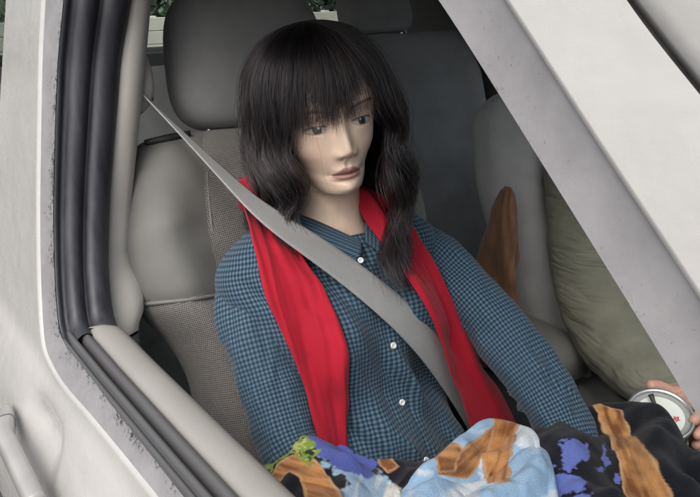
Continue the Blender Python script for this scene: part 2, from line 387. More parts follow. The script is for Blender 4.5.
# rubber run channel: rear edge, over the top, down the front pillar
def strip_section(i0, i1):
    idx = [(k % nC) for k in range(i0, i1)]; return idx
i_rear = 8*per; n_belt = (len(rearC1)+len(beltC1))*per
idx = [k % nC for k in range(n_belt, nC+i_rear-per)]
c2 = C2[idx]
T = np.gradient(c2, axis=0); T /= np.linalg.norm(T, axis=1)[:, None]; Nn = np.c_[-T[:,1], T[:,0]]
prof = [(0,0),(.004,.002),(.008,-.0035),(.013,-.005),(.016,.001),(.019,.006),(.025,.0095),(.033,.0105),(.040,.008),(.044,.002),(.047,-.003),(.050,.001),(.055,.007),(.063,.0095),(.072,.009),(.080,.006),(.087,.001),(.092,-.006)]
dz = np.interp(c2[:,1], [.97,1.05,1.15,1.4], [.80,.80,.86,1.0])
rb = [np.c_[c2[:,0]+Nn[:,0]*b, WY(c2[:,1], 0)+a*dz, c2[:,1]+Nn[:,1]*b] for a, b in prof]
gobj('window_seal', rb, 'rubber', door)
# belt line: outer sweep, slot, inner sweep, trim panel
xs = np.linspace(-.092, 1.02, 60)
zb = np.interp(xs, [-.1,.05,.26,.6,.93,1.1], [.979,.979,.984,.995,1.010,1.016])-.980
def ext(name, prof, mt, x0=None, parent=None):
    X = xs if x0 is None else np.linspace(x0, 1.02, 60)
    Zb = np.interp(X, xs, zb)
    P = [np.c_[X, np.full_like(X, y), z+Zb] for y, z in prof]
    return gobj(name, P, mt, parent or door)
ext('outer_sweep', [(-.766,.972),(-.7655,.979),(-.763,.983),(-.760,.9805),(-.7585,.975),(-.757,.981),(-.7545,.9855),(-.751,.9855),(-.749,.980),(-.7485,.960)], 'sweep_grey')
ext('inner_sweep', [(-.7445,.955),(-.744,.978),(-.742,.985),(-.738,.9885),(-.734,.987),(-.732,.982),(-.7315,.970)], 'sweep_grey')
tp = [(-.7315,.965),(-.731,.984),(-.729,.990),(-.724,.9935),(-.715,.9955),(-.706,.9955),(-.699,.993),(-.693,.987),(-.689,.978),(-.686,.96),(-.683,.92),(-.680,.86),(-.672,.82),(-.655,.80),(-.645,.78),(-.655,.72),(-.69,.60),(-.70,.45)]
P = np.array([np.c_[xs, np.full_like(xs, y), z+zb] for y, z in tp])
for j, x in enumerate(xs):                                   # rounded rear end of the panel top
    d = max(0, (-.045-x)/.047); P[:, j, 2] -= np.where(P[:, j, 2] > .9, .012*d*d, 0); P[:, j, 1] -= np.where(P[:, j, 1] > -.72, .02*d*d, 0)
gobj('door_trim', P, 'trim_door', door)
# inner closing sheet so that the door has thickness behind the opening
boxm('door_end', (-.115,-.76,.40), (-.094,-.69,.965), 'dark_plastic', door, .004)
# handle on the outer skin
def yk(z): return float(skin_y(np.array([z]))[0])
hx = np.linspace(-.172, .075, 40); P = []
for x in hx:
    t = (x+.172)/.247; hw = .0165*min(1, (t/.28)**.75+.10); c0_ = .860-.004*t
    dep = .010+.020*min(1, t/.35)
    y0 = yk(c0_); row = []
    for a in np.linspace(0, 2*np.pi, 20, endpoint=False):
        ca_, sa_ = math.cos(a), math.sin(a)
        row.append((x, y0-dep+.012*(-1 if ca_ > 0 else 1)*abs(ca_)**.7*min(1, t/.2+.3), c0_+hw*(1 if sa_ > 0 else -1)*abs(sa_)**.7))
    P.append(row)
m = M['handle_paint'] = mat('silver_handle_paint', (.33,.325,.315), .3, coat=.4); vary(m, (.33,.325,.315), .1, 20)
h = gobj('handle', P, 'handle_paint', door, cv=True, caps=True); h['label'] = 'pull handle painted like the door'
Ph = np.array(P); kq = int(.22*39); cq = Ph[kq].mean(0)
gobj('lock_seam', np.array([cq+(Ph[kq]-cq)*1.02+np.array([dx_,0,0]) for dx_ in (-.0009,.0009)]), 'dark_plastic', door, cv=True)
# side moulding low on the door
xs2 = np.linspace(-.46, 1.25, 30)
gobj('side_moulding', [np.c_[xs2, np.full_like(xs2, y), np.full_like(xs2, z)] for y, z in ((-.836,.645),(-.846,.642),(-.850,.630),(-.850,.570),(-.846,.558),(-.834,.555))], 'dark_plastic', door)

# ---- body: pillar strip in front of the door gap, roof, rear, far side, floor
A3 = np.array([(1.31,.75),(1.211,1.03),(.911,1.259),(.751,1.371),(.713,1.399),(.678,1.426),(.568,1.514),(.468,1.574),(.335,1.611)])
A3 = path(A3, 60)
prof = [(-.016,.020),(-.018,.005),(-.013,.0012),(-.005,-.001),(.035,.002),(.060,.010),(.082,.026),(.09,.05)]
T = np.gradient(A3, axis=0); T /= np.linalg.norm(T, axis=1)[:, None]; Nn = np.c_[-T[:,1], T[:,0]]*-1
pil = gobj('a_pillar', [np.c_[A3[:,0]+Nn[:,0]*a, skin_y(A3[:,1])+b, A3[:,1]+Nn[:,1]*a] for a, b in prof], 'paint', car)
gobj('gap_seal', [np.c_[A3[:,0]+Nn[:,0]*a, skin_y(A3[:,1])+b, A3[:,1]+Nn[:,1]*a] for a, b in ((-.045,.016),(-.03,.009),(-.016,.010))], 'rubber_grey', pil)
# inside lining of the pillar
gobj('pillar_lining', [np.c_[c2[:n_, 0], WY(c2[:n_, 1], a), c2[:n_, 1]+b] for n_ in (9*per,) for a, b in ((.09,.0),(.11,.005),(.125,.03),(.12,.08))], 'trim_beige', pil)
# roof shell
xr = np.linspace(-2.45, .36, 12)
roof = gobj('roof', [np.c_[xr, np.full_like(xr, y), np.full_like(xr, z)] for y, z in ((-.655,1.585),(-.62,1.64),(-.5,1.68),(0,1.71),(.5,1.68),(.62,1.64),(.655,1.585))], 'paint', car)
gobj('headliner', [np.c_[xr, np.full_like(xr, y), np.full_like(xr, z)] for y, z in ((-.645,1.57),(-.60,1.605),(-.45,1.635),(0,1.655),(.45,1.635),(.60,1.605),(.645,1.57))], 'headliner', roof, flip=True)
floor = boxm('floor_pan', (-2.45,-.74,.30), (1.35,.74,.36), 'carpet', car, 0)
# far side (driver side) and rear side walls with window openings
def wall(name, x0, x1, y0, z0, z1, holes, mt, inward, parent):
    """flat panel from x0..x1, z0..z1 minus rectangular holes, leaning like the window plane"""
    X = sorted({x0, x1, *[h[0] for h in holes], *[h[1] for h in holes]}); Z = sorted({z0, z1, *[h[2] for h in holes], *[h[3] for h in holes]})
    V = []; F = []; idm = {}
    sgn = 1 if y0 > 0 else -1
    def vid(x, z):
        if (x, z) not in idm: idm[(x, z)] = len(V); V.append((x, y0-sgn*.20*max(0, z-1.0), z))
        return idm[(x, z)]
    for i in range(len(X)-1):
        for j in range(len(Z)-1):
            cx, cz = (X[i]+X[i+1])/2, (Z[j]+Z[j+1])/2
            if any(h[0] < cx < h[1] and h[2] < cz < h[3] for h in holes): continue
            F.append((vid(X[i],Z[j]), vid(X[i+1],Z[j]), vid(X[i+1],Z[j+1]), vid(X[i],Z[j+1])))
    o = mobj(name, V, F, mt, parent, smooth=False); solidify(o, .06, 0); bev(o, .012); return o
HL = [(-2.2,-1.16,1.10,1.48),(-.70,-.30,1.0,1.50),(-.12,.62,1.0,1.50)]
far = wall('far_side', -2.45, 1.25, .745, .34, 1.58, HL, 'trim_grey', 1, car)
for h in HL: mobj('window', [(h[0],.745,h[2]),(h[1],.745,h[2]),(h[1],.645,h[3]),(h[0],.645,h[3])], [(0,1,2,3)], 'tinted_glass' if h[0] < -.2 else 'clear_glass', far, smooth=False)
HR = [(-2.2,-1.25,1.02,1.48),(-1.12,-.52,1.0,1.50)]
near = wall('rear_side', -2.45, -.40, -.725, .34, 1.58, HR, 'trim_grey', -1, car)
for h in HR: mobj('window', [(h[0],-.725,h[2]),(h[1],-.725,h[2]),(h[1],-.625,h[3]),(h[0],-.625,h[3])], [(0,1,2,3)], 'tinted_glass', near, smooth=False)
V = []; F = []
tail = thing('tailgate', '', None); tail.parent = car; del tail['label']
boxm('lower_panel', (-2.46,-.70,.34), (-2.40,.70,1.105), 'trim_grey', tail, .02)
boxm('lower_rail', (-2.40,-.62,1.108), (-2.375,.62,1.128), 'trim_beige', tail, .006)
boxm('upper_panel', (-2.46,-.62,1.50), (-2.40,.62,1.60), 'trim_grey', tail, .02)
for s in (-1, 1): boxm('tail_pillar', (-2.455,s*.60-.06,1.11), (-2.405,s*.60+.06,1.495), 'trim_grey', tail, .02)
mobj('rear_window', [(-2.43,-.54,1.11),(-2.43,.54,1.11),(-2.43,.54,1.495),(-2.43,-.54,1.495)], [(0,1,2,3)], 'clear_glass', tail, smooth=False)
# windscreen and dashboard
mobj('windscreen', [(1.28,-.66,1.04),(1.28,.66,1.04),(.36,.60,1.60),(.36,-.60,1.60)], [(0,1,2,3)], 'clear_glass', car, smooth=False)
yd = np.linspace(-.70, .70, 24)
gobj('dashboard', [np.c_[x+.05*np.cos(yd*3), yd, np.full_like(yd, z)] for x, z in ((1.32,.98),(1.0,.985),(.86,.97),(.80,.93),(.80,.86),(.86,.78),(.90,.66),(1.1,.50),(1.2,.36))], 'dark_plastic', car)
con = gobj('console', [np.c_[np.linspace(-.30, .86, 20), np.full(20, y), np.full(20, z)+np.interp(np.linspace(-.3,.86,20), [-.3,.1,.5,.86], [0,0,-.02,.05])] for y, z in ((-.085,.36),(-.082,.64),(-.07,.665),(0,.67),(.07,.665),(.082,.64),(.085,.36))], 'dark_plastic', car)
boxm('firewall', (1.30,-.72,.34), (1.34,.72,1.0), 'dark_plastic', car, 0)

Q = []
for x in np.linspace(-.46, .045, 26):
    e_ = min(1, (.05-x)/.05, (x+.47)/.05); e_ = math.sqrt(max(0, 1-(1-e_)**2)); c, sn = np.cos(np.linspace(0, 2*np.pi, 40, endpoint=False)), np.sin(np.linspace(0, 2*np.pi, 40, endpoint=False))
    c = np.sign(c)*np.abs(c)**.5; sn = np.sign(sn)*np.abs(sn)**.5
    Q.append(np.c_[np.full(40, x), .115+.075*c*(.75+.25*e_), .715+.045*sn*(.4+.6*e_)+.10*(.0-x)*.12])
gobj('armrest', Q, 'vinyl', car, cv=True, caps=True)

# B pillar lining beside the seat, with belt guide
bz = np.array([.60,.80,.90,.935,.944,.950,.965,.985,1.01,1.03,1.05,1.12,1.29,1.395,1.50,1.60])
yo = WY(bz, .085)-np.interp(bz, [.97,1.05,1.15,1.4], [.018,.018,.012,0]); yi = np.interp(bz, [.6,.93,.95,.965,.985,1.01,1.04,1.12,1.285,1.393,1.6], [-.64,-.640,-.641,-.628,-.622,-.624,-.632,-.610,-.573,-.551,-.51])
xf = np.interp(bz, [.6,.95,1.03,1.12,1.28,1.39,1.6], [-.10,-.115,-.160,-.182,-.190,-.196,-.205])
def pill(sel, name, mt, dx=0):
    P = []
    for k in sel:
        d = yi[k]-yo[k]
        P.append([(xf[k]-.02+dx, yo[k]-.02, bz[k]), (xf[k]-.004+dx, yo[k]+.004, bz[k]), (xf[k]+.002+dx, yo[k]+.3*d, bz[k]), (xf[k]-.001+dx, yo[k]+.62*d, bz[k]), (xf[k]-.010+dx, yo[k]+.88*d, bz[k]), (xf[k]-.026+dx, yo[k]+.99*d, bz[k]), (xf[k]-.06+dx, yo[k]+1.02*d, bz[k]), (xf[k]-.14+dx, yo[k]+1.0*d, bz[k]), (xf[k]-.20+dx, yo[k]-.02, bz[k])])
    return P
bp_ = gobj('b_pillar_trim', pill(range(4, 16), 'u', ''), 'trim_beige', car)
gobj('lower_pillar_trim', pill(range(0, 4), 'l', '', -.008), 'trim_grey', bp_)
tube('belt_guide', [(-.235,-.585,1.34),(-.232,-.575,1.30),(-.230,-.572,1.255),(-.236,-.580,1.235)], [.010,.018,.017,.006], 'trim_beige', bp_, 14, 14, up=(0,1,0))

# ------------------------------------------------------------------ seats
def superell(ph, p):
    c, s = np.cos(ph), np.sin(ph); r = (np.abs(c)**p+np.abs(s)**p)**(-1/p); return r*c, r*s
SL = R(20); SA = np.array([-math.sin(SL), 0, math.cos(SL)]); SN = np.array([math.cos(SL), 0, math.sin(SL)])
def make_seat(label, x0, yc, cloth, side, detail, group, head=True, wkeys=None, cat='car seat', top=.645, hr=(.143,.115,.055,.758), yaw_shift=0, cush=None, base=.36, zb=.60, hy=0.):
    seat = thing('car_seat', label, None, (x0+.2, yc, base)); seat.parent = car
    B = np.array([x0, yc, zb])                       # front plane foot at z=.60
    wk = wkeys or [(0,.205),(.10,.205),(.20,.208),(.27,.210),(.33,.230),(.39,.266),(.45,.284),(.52,.276),(.58,.258),(.63,.235),(.66,.20)]
    ns, nph = 90, 96
    ss = np.r_[np.linspace(-.04, top-.06, ns-22), top-.06+.06*np.sin(np.linspace(0, np.pi/2, 23)[1:])]
    ph = np.linspace(0, 2*np.pi, nph, endpoint=False)
    P = np.zeros((len(ss), nph, 3)); LL = np.zeros((len(ss), nph)); FR = np.zeros((len(ss), nph))
    W = cr(wk, ss)[:, 0]
    for i, s in enumerate(ss):
        e = max(0, (s-(top-.06))/.06); sc = math.sqrt(max(0, 1-e*e))
        c, sn = superell(ph, 3.4)
        wd = W[i]-.03*(1-sc); dp = .012+.053*sc
        l = wd*c; d = dp*sn
        q = np.abs(l)/W[i]
        bol = .034*np.exp(-((q-.80)/.17)**2)*np.clip((.63-s)/.12, .25, 1)
        seam = -.006*np.exp(-((q-.53)/.022)**2)
        if detail: seam += -.005*np.exp(-((s-(.385+.03*(q-.5)))/.006)**2)*(q > .53)
        d = np.where(sn > 0, d+(bol+seam)*np.clip(sn*1.6, 0, 1), d)
        d += .002*fbm(n1, l*14+yc*9, s*14, 2)*(sn > 0)
        P[i] = B+np.array([0,1,0])*l[:, None]+SA*s+SN*(d-.055)[:, None]
        LL[i] = q; FR[i] = sn
    smid = (ss[:-1]+ss[1:])/2
    qm = (LL[:-1]+LL[1:])/2
    isb = lambda i, j: (LL[i, j]+LL[i, (j+1) % nph])/2 > .53 and ss[i] > .385+.03*(LL[i, j]-.5) and FR[i, j] > -.55
    if detail:
        bk = gobj('backrest', P, cloth, seat, cv=True, keep=lambda i, j: not isb(i, j))
        for sgn in (-1, 1):
            gobj('bolster', P, side, seat, cv=True, keep=lambda i, j: isb(i, j) and sgn*math.cos(ph[j]+.03) > 0)
    else:
        bk = gobj('backrest', P, cloth, seat, cv=True)
    if True:
        s_p = np.linspace(.39, top-.07, 40); Wp = cr(wk, s_p)[:, 0]; snp = (1-.53**3.4)**(1/3.4)
        dp_ = .065*snp+.034*math.exp(-((.53-.80)/.17)**2)*np.clip((.63-s_p)/.12, .25, 1)*min(1, snp*1.6)-.0045
        for sgn in (-1, 1):
            pp = B+np.array([0,1,0])*(sgn*.53*Wp)[:, None]+SA*s_p[:, None]+SN*(dp_-.055)[:, None]
            gobj('piping', tube_grid(pp, [.0022]*3, 60, 8, up=(1,0,0)), side if detail else cloth, seat, cv=True)
    if detail:
        qh = np.linspace(.53, .985, 30); sh = .386+.03*(qh-.5); Wh = cr(wk, sh)[:, 0]; sh_n = (1-qh**3.4)**(1/3.4)
        dh = .065*sh_n+.034*np.exp(-((qh-.80)/.17)**2)*np.clip(sh_n*1.6, 0, 1)-.004
        for sgn in (-1, 1):
            pp = B+np.array([0,1,0])*(sgn*qh*Wh)[:, None]+SA*sh[:, None]+SN*(dh-.055)[:, None]
            gobj('piping', tube_grid(pp, [.0032]*3, 60, 8, up=(0,0,1)), side, seat, cv=True)
    # top cap
    tb = P[-1]; mobj('top_cap', np.vstack([tb, tb.mean(0)[None]]), [(k, (k+1) % nph, nph) for k in range(nph)], cloth, seat)
    # head restraint
    if head:
        hw, hh, hd, hs_ = hr
        th_ = np.linspace(-np.pi/2, np.pi/2, 36); Q = np.zeros((36, 64, 3)); p2 = np.linspace(0, 2*np.pi, 64, endpoint=False)
        for i, t in enumerate(th_):
            r_ = abs(math.cos(t))**.42; zz = hh*math.copysign(abs(math.sin(t))**.62, math.sin(t))
            c, sn = superell(p2, 3.0); taper = 1-.10*(zz/hh)
            Q[i] = B+np.array([0,1,0])*(hy+hw*r_*c*taper)[:, None]+SA*(hs_+zz)+SN*(hd*r_*sn-.045+.02*(1-(c*hw/hw)**2)*0)[:, None]
        hrs = gobj('headrest', Q, 'dark_cloth' if detail else cloth, seat, cv=True)
        for sgn in (-1, 1):
            a = B+np.array([0,hy+sgn*.095,0])+SN*-.05
            tube('headrest_post', [a+SA*(top-.03), a+SA*(top+.02), a+SA*(hs_-hh+.03)], [.0065]*3, 'metal', seat, 6, 12, up=(1,0,0))
    # cushion
    xc = np.linspace(-.06, .46, 30); pc = np.linspace(0, 2*np.pi, 56, endpoint=False); Q = np.zeros((30, 56, 3))
    for i, x in enumerate(xc):
        c, sn = superell(pc, 3.2); e = max(0, (x-.36)/.10); sc = math.sqrt(max(.02, 1-e*e))
        l = .255*c; q = np.abs(c)
        z = .60+.02+.075*sn*sc+np.where(sn > 0, .028*np.exp(-((q-.82)/.16)**2)*np.clip(sn*1.5, 0, 1), 0)
        Q[i] = np.c_[np.full(56, x0+x), yc+l, z-.06+.03*(x/.46)]
    gobj('cushion', Q, cush or cloth, seat, cv=True, caps=True)
    for sgn in (-1, 1):
        bx = boxm('side_cover', (x0-.12, yc+sgn*.235-.022, .40), (x0+.36, yc+sgn*.235+.022, .60), 'dark_plastic', seat, .02)
    for sx_ in (-.05, .34):
        for sgn in (-1, 1): boxm('seat_foot', (x0+sx_-.03, yc+sgn*.19-.02, base), (x0+sx_+.03, yc+sgn*.19+.02, .48), 'dark_plastic', seat, .006)
    return seat
pseat = make_seat('front passenger seat of grey cloth and woven mesh holding the mannequin', .0046, -.36, 'mesh_fabric', 'vinyl', True, 'front seats of the car')
boxm('recliner_cover', (-.12,-.625,.44), (.10,-.575,.80), 'dark_plastic', pseat, .035)
tube('shoulder_trim', [(-.232,-.575,1.190),(-.226,-.535,1.194),(-.225,-.505,1.198)], [.004,.006,.004], 'dark_plastic', pseat, 8, 10)
dk = [(0,.205),(.15,.215),(.30,.24),(.45,.262),(.55,.25),(.62,.225),(.66,.19)]
make_seat('dark driver seat behind the person in the olive top', -.02, .40, 'rear_cloth', 'vinyl', False, None, wkeys=dk, cush='vinyl')
rk = [(0,.22),(.3,.25),(.5,.25),(.6,.24),(.66,.21)]
make_seat('dark rear seat on the driver side, beyond the wig', -.62, .425, 'rear_cloth', 'vinyl', False, None, wkeys=rk, hr=(.112,.090,.05,.735), zb=.675, cush='vinyl', hy=-.068)
make_seat('dark rear seat beside the pillar, behind the passenger headrest', -.68, -.33, 'rear_cloth', 'vinyl', False, None, wkeys=rk, head=False, zb=.625)

# ------------------------------------------------------------------ mannequin
mann = thing('mannequin', 'mannequin in dark wavy wig and blue checked shirt on the passenger seat', 'mannequin', (.07,-.375,.64))
TO = np.array([.07,-.375,.70]); TA = np.array([-.326,0,.9454]); TN = np.array([.9454,0,.326]); TY = np.array([0,1.,0])
def tw(l, s, d): return TO+TY*np.asarray(l)[..., None]+TA*np.asarray(s)[..., None]+TN*np.asarray(d)[..., None]
# --- head, neck and bust in one mesh; local cm: X forward, Y left, Z up from eye level
HO = np.array([-.035,-.388,1.240]); HY = R(-16)
HX = np.array([math.cos(HY), math.sin(HY), 0]); HL_ = np.array([-math.sin(HY), math.cos(HY), 0])
def hw_(p):
    p = np.array(p, float); k = .155; y0, z0 = p[..., 1].copy(), p[..., 2].copy()      # head tilted a little to one side
    fade = np.interp(z0, [-20,-9,99], [.15,1,1])
    p[..., 1] = y0-k*np.maximum(z0, -9)*fade; p[..., 2] = z0+k*y0*fade
    p *= .01; return HO+p[..., :1]*HX+p[..., 1:2]*HL_+p[..., 2:3]*np.array([0,0,1.])
HK = [ # row, front R, front z, side R, side z, back R, back z
 (0,.05,11.6,.05,11.6,.05,11.6),(1,4.4,10.9,3.8,11.0,4.8,10.8),(2,7.3,8.9,6.2,9.0,8.0,8.5),(3,8.65,6.4,7.1,6.4,9.5,5.6),
 (4,9.2,4.2,7.35,4.2,10.0,3),(5,9.35,2.5,7.25,2.3,10.0,1),(6,9.0,.4,7.0,.3,9.6,-1),(7,9.05,-1.8,6.5,-1.6,8.8,-3),
 (8,9.15,-3.6,6.05,-3.4,7.6,-5),(9,9.05,-5.1,5.4,-4.6,6.6,-6.8),(10,8.6,-6.6,4.85,-5.7,6.2,-8),(11,8.7,-8.0,4.5,-6.6,6,-9),
 (12,7.9,-9.35,4.1,-7.6,5.9,-9.8),(13,5.6,-9.9,4.1,-8.8,5.8,-10.6),(14,3.7,-10.7,4.3,-10.4,5.8,-11.6),(15,3.4,-13.4,4.7,-13.2,6.0,-13.6),
 (16,3.9,-16,5.4,-15.6,6.8,-15.6),(17,4.2,-18,7,-18.2,7,-18),(18,4.2,-22,10,-23,7,-22),(19,4,-30,10,-30,9.0,-30),(20,2.0,-45,10,-45,12,-45)]
nr, nth = 330, 300
rowp = np.r_[np.linspace(0, 3.5, 40, endpoint=False), np.linspace(3.5, 13.5, 230, endpoint=False), np.linspace(13.5, 20, 60)]
K = cr(HK, rowp)
tt = np.linspace(-1, 1, nth, endpoint=False); th = np.pi*(.42*tt+.58*tt**3)         # denser at the front
ct, st = np.cos(th)[None, :], np.sin(th)[None, :]
wF = np.clip(ct, 0, 1)**2; wB = np.clip(-ct, 0, 1)**2; wS = st**2
zz = K[:, 1:2]*wF+K[:, 3:4]*wS+K[:, 5:6]*wB
Fd = np.where(ct > 0, K[:, 0:1], K[:, 4:5]); Sd = K[:, 2:3]
pw = np.interp(rowp, [0,4,6,8,9,11,13,15,20], [2,2.25,2.2,2.05,1.95,1.8,1.9,2,2.2])[:, None]
rr = 1/((np.abs(ct)/Fd)**pw+(np.abs(st)/Sd)**pw)**(1/pw)
X = rr*ct; Y = rr*st; Z = zz.copy()
front = np.clip((ct-.05)/.3, 0, 1); front = front*front*(3-2*front)
G = lambda y0, z0, sy, sz: np.exp(-((Y-y0)/sy)**2-((Z-z0)/sz)**2)
GS = lambda y0, z0, sy, sz: G(y0, z0, sy, sz)+G(-y0, z0, sy, sz)
Zr = Z; Z = np.interp(Zr, [-40,-9.6,-8.5,-6.4,-3.0,.4,40], [-40,-9.6,-8.0,-5.2,-2.35,.4,40])
sl = (rowp > 3.2)[:, None]*(rowp < 13.2)[:, None]*front
D = np.zeros_like(X)
noseh = cr([(-4.2,0),(-3.55,.15),(-3.15,.80),(-2.75,1.48),(-2.35,1.80),(-1.9,1.74),(-1.2,1.38),(-.3,.92),(.6,.52),(1.4,.30),(2.4,.12),(3.4,0)], np.clip(Z, -4.2, 3.4).ravel())[:, 0].reshape(Z.shape)
nosew = np.interp(Z, [-3.6,-2.9,-2.3,-1.6,-.6,.6,1.8,3], [.98,1.05,1.0,.90,.80,.78,1.0,1.5])
D += noseh*np.exp(-(np.abs(Y)/nosew)**2.3)
D += .62*GS(1.12,-2.75,.52,.50)-.55*GS(.52,-3.30,.30,.20)
D += -1.05*GS(3.15,.75,1.75,1.05)-.55*GS(1.5,.55,.75,1.0)            # sockets
D += .72*GS(3.25,.15,1.35,.82)                                        # eyeball and lids
lidc = .50-.14*((np.abs(Y)-3.2)/1.5)**2
D += -.20*np.exp(-((Z-(lidc+.46))/.12)**2-((np.abs(Y)-3.2)/1.5)**4)   # lid crease
D += .16*np.exp(-((Z-(lidc+.10))/.15)**2-((np.abs(Y)-3.2)/1.4)**4)    # upper lid edge
D += -.10*np.exp(-((Z+.42-.1*((np.abs(Y)-3.2)/1.5)**2)/.12)**2-((np.abs(Y)-3.2)/1.4)**4)
D += .30*GS(2.9,2.35,1.9,.65)+.12*G(0,2.4,1.6,.8)                     # brow
D += .38*GS(4.7,-1.9,1.7,1.5)-.22*GS(4.2,-4.9,1.3,1.4)                # cheeks
ly = np.clip(1-(np.abs(Y)/2.2)**2.2, 0, 1)
bow = .14*np.exp(-((np.abs(Y)-.62)/.42)**2)-.05*np.exp(-(Y/.3)**2)
D += .44*ly**.8*np.exp(-((Z-(-4.72+bow*.6))/.46)**2)+.50*ly**.7*np.exp(-((Z+5.72)/.50)**2)
mz = -5.2-.10*(np.abs(Y)/2.0)**2-.05*np.exp(-(Y/.5)**2)
D += -.42*np.clip(1-(np.abs(Y)/2.3)**4, 0, 1)*np.exp(-((Z-mz)/.13)**2)
D += -.16*G(0,-3.95,.30,.45)+.06*GS(.45,-3.95,.22,.5)                 # philtrum
D += -.30*G(0,-6.55,1.5,.42)+.42*G(0,-8.0,1.35,.95)                   # chin
D += -.18*GS(2.3,-5.4,.45,.5)
X = X+D*sl
# paint on the face
skinc = np.array([.82,.625,.485])
Cc = np.tile(skinc, X.shape+(1,))
def paint(mask, c):
    global Cc
    mk = np.clip(mask, 0, 1)[..., None]; Cc = Cc*(1-mk)+np.array(c)*mk
sm01 = lambda x, a, b: np.clip((x-a)/(b-a), 0, 1)
paint(.28*GS(4.4,-2.6,1.9,1.5)*sl, (.66,.40,.33))
up = -4.40+bow*1.0-.80*(np.abs(Y)/2.0)**2.0; lo_ = -6.20+.62*(np.abs(Y)/2.0)**2.4
paint(sm01(Z, lo_-.10, lo_+.10)*sm01(-Z, -up-.10, -up+.10)*sm01(2.02-np.abs(Y), -.08, .12)*sl, (.46,.24,.215))
paint(.75*np.exp(-((Z-mz)/.10)**2)*sm01(2.02-np.abs(Y), 0, .3)*sl, (.20,.09,.08))
ya = np.abs(Y)-3.25
e_up = .46-.26*(ya/1.4)**2-.05*ya; e_lo = -.27+.24*(ya/1.4)**2-.03*ya
eye = sm01(Z, e_lo-.05, e_lo+.06)*sm01(e_up-Z, -.05, .06)*sm01(1.38-np.abs(ya), 0, .12)*sl
paint(.45*np.exp(-((Z-e_up-.35)/.35)**2)*sm01(1.6-np.abs(ya), 0, .4)*sl, (.30,.20,.18))
paint(eye, (.56,.52,.48))
ir = np.hypot(np.abs(Y)-3.1, (Z-.14)*1.0)
paint(eye*sm01(.58-ir, -.04, .04), (.045,.04,.038)); paint(eye*sm01(.24-ir, -.04, .04), (.008,.008,.008))
paint(eye*sm01(.12-np.hypot(np.abs(Y)-2.9, Z-.34), -.04, .04), (.8,.8,.8))
paint(np.exp(-((Z-e_up-.02)/.10)**2)*sm01(1.58-np.abs(ya), 0, .15)*sl, (.018,.014,.014))
paint(.5*np.exp(-((Z-e_lo)/.06)**2)*sm01(1.5-np.abs(ya), 0, .15)*sl, (.12,.08,.07))
bz_ = 2.15+.42*np.clip(1-((np.abs(Y)-3.7)/2.2)**2, -1, 1); bth = .22*np.clip(1-((np.abs(Y)-3.2)/2.3)**4, 0, 1)+1e-4
paint(.9*np.exp(-((Z-bz_)/(bth+.02))**2)*(np.abs(np.abs(Y)-3.3) < 2.2)*sl, (.045,.03,.028))
Z = Zr
P = hw_(np.stack([X, Y, Z], -1))
body = gobj('body', P, 'skin', mann, cv=True, cols=Cc)
# ears
for sgn in (-1, 1):
    e = []
    for k in np.linspace(0, 2*np.pi, 24, endpoint=False):
        e.append([hw_(np.array([-.8+1.6*math.cos(k)*q-.3*math.sin(k), sgn*(6.6+.9*q*(1 if q < .95 else .7)), -.4+3.0*math.sin(k)*q])) for q in (.15,.6,.85,1.0,.98)])
    gobj('ear', np.array(e), 'skin', body, cu=True, cols=np.tile(skinc, (24, 5, 1)))

# --- shirt
SK = [(-.06,.170,.125,.10),(.0,.165,.122,.10),(.08,.152,.115,.10),(.15,.148,.106,.095),(.22,.157,.108,.09),(.28,.170,.105,.09),(.325,.182,.092,.085),(.355,.178,.080,.08),(.38,.152,.070,.075),(.40,.118,.064,.07),(.418,.088,.059,.066),(.432,.070,.054,.062)]
ns, nph = 230, 260
ss = np.linspace(-.06, .432, ns); ph = np.linspace(-np.pi, np.pi, nph, endpoint=False)
K = cr(SK, ss); c_, s_ = superell(ph, 2.35)                                # c_ = forward, s_ = lateral
Ls = K[:, 0:1]*s_[None]; Ds = np.where(c_[None] > 0, K[:, 1:2], K[:, 2:3])*c_[None]
SS = np.repeat(ss[:, None], nph, 1); fr = np.clip(c_[None]*1.5, 0, 1)
Ds += fr*(.026*np.exp(-((np.abs(Ls)-.075)/.055)**2-((SS-.235)/.06)**2))
# folds: soft creases running from shoulders to waist, slack at the belly
fold = .0085*fbm(n1, Ls*20+SS*9, SS*7, 3)+.0095*(1-np.abs(np.sin(Ls*34+SS*13+1.6*n4(SS*6, Ls*7)))**.6)*np.clip((.34-SS)/.2, 0, 1)*np.clip(.3+n2(Ls*12+4, SS*5), 0, 1)+.0035*np.sin((Ls*46+SS*20)+2.2*n2(SS*9, Ls*9))*np.clip((.30-SS)/.2, 0, 1)
fold += .0032*np.sin((np.abs(Ls)*60-SS*55)+2*n3(SS*14, Ls*8))*np.exp(-((SS-.33)/.06)**2)
Ds += fold*fr; Ls += .35*fold*np.sign(Ls)*np.abs(s_[None])
plk = np.exp(-((Ls-.006)/.0165)**8)*fr; Ds += .0016*plk
Ds += -.0020*np.exp(-((np.abs(Ls-.006)-.0185)/.0022)**2)*fr
P = tw(Ls, SS, Ds)
uvx = np.cumsum(np.r_[0, np.linalg.norm(np.diff(P[120], axis=0), axis=1)]); uvx -= uvx[nph//2]
UV = np.stack([np.repeat(uvx[None], ns, 0)*(.35+.65*np.clip(K[:, 0:1]/.16, 0, 1.1)), SS], -1)
shirt = gobj('shirt', P, 'shirt', mann, cv=True, uv=UV, keep=lambda i, j: j < nph-1 and not (ss[i] > .368+.022*(1-max(0, c_[j]))+.012*abs(s_[j]) and c_[j] > .15))
solidify(shirt, .0015, -1)
shirt['label'] = 'blue and navy gingham shirt'
bvh = BVHTree.FromPolygons([Vector(p) for p in P.reshape(-1, 3)], grid_faces(ns, nph, False, True))
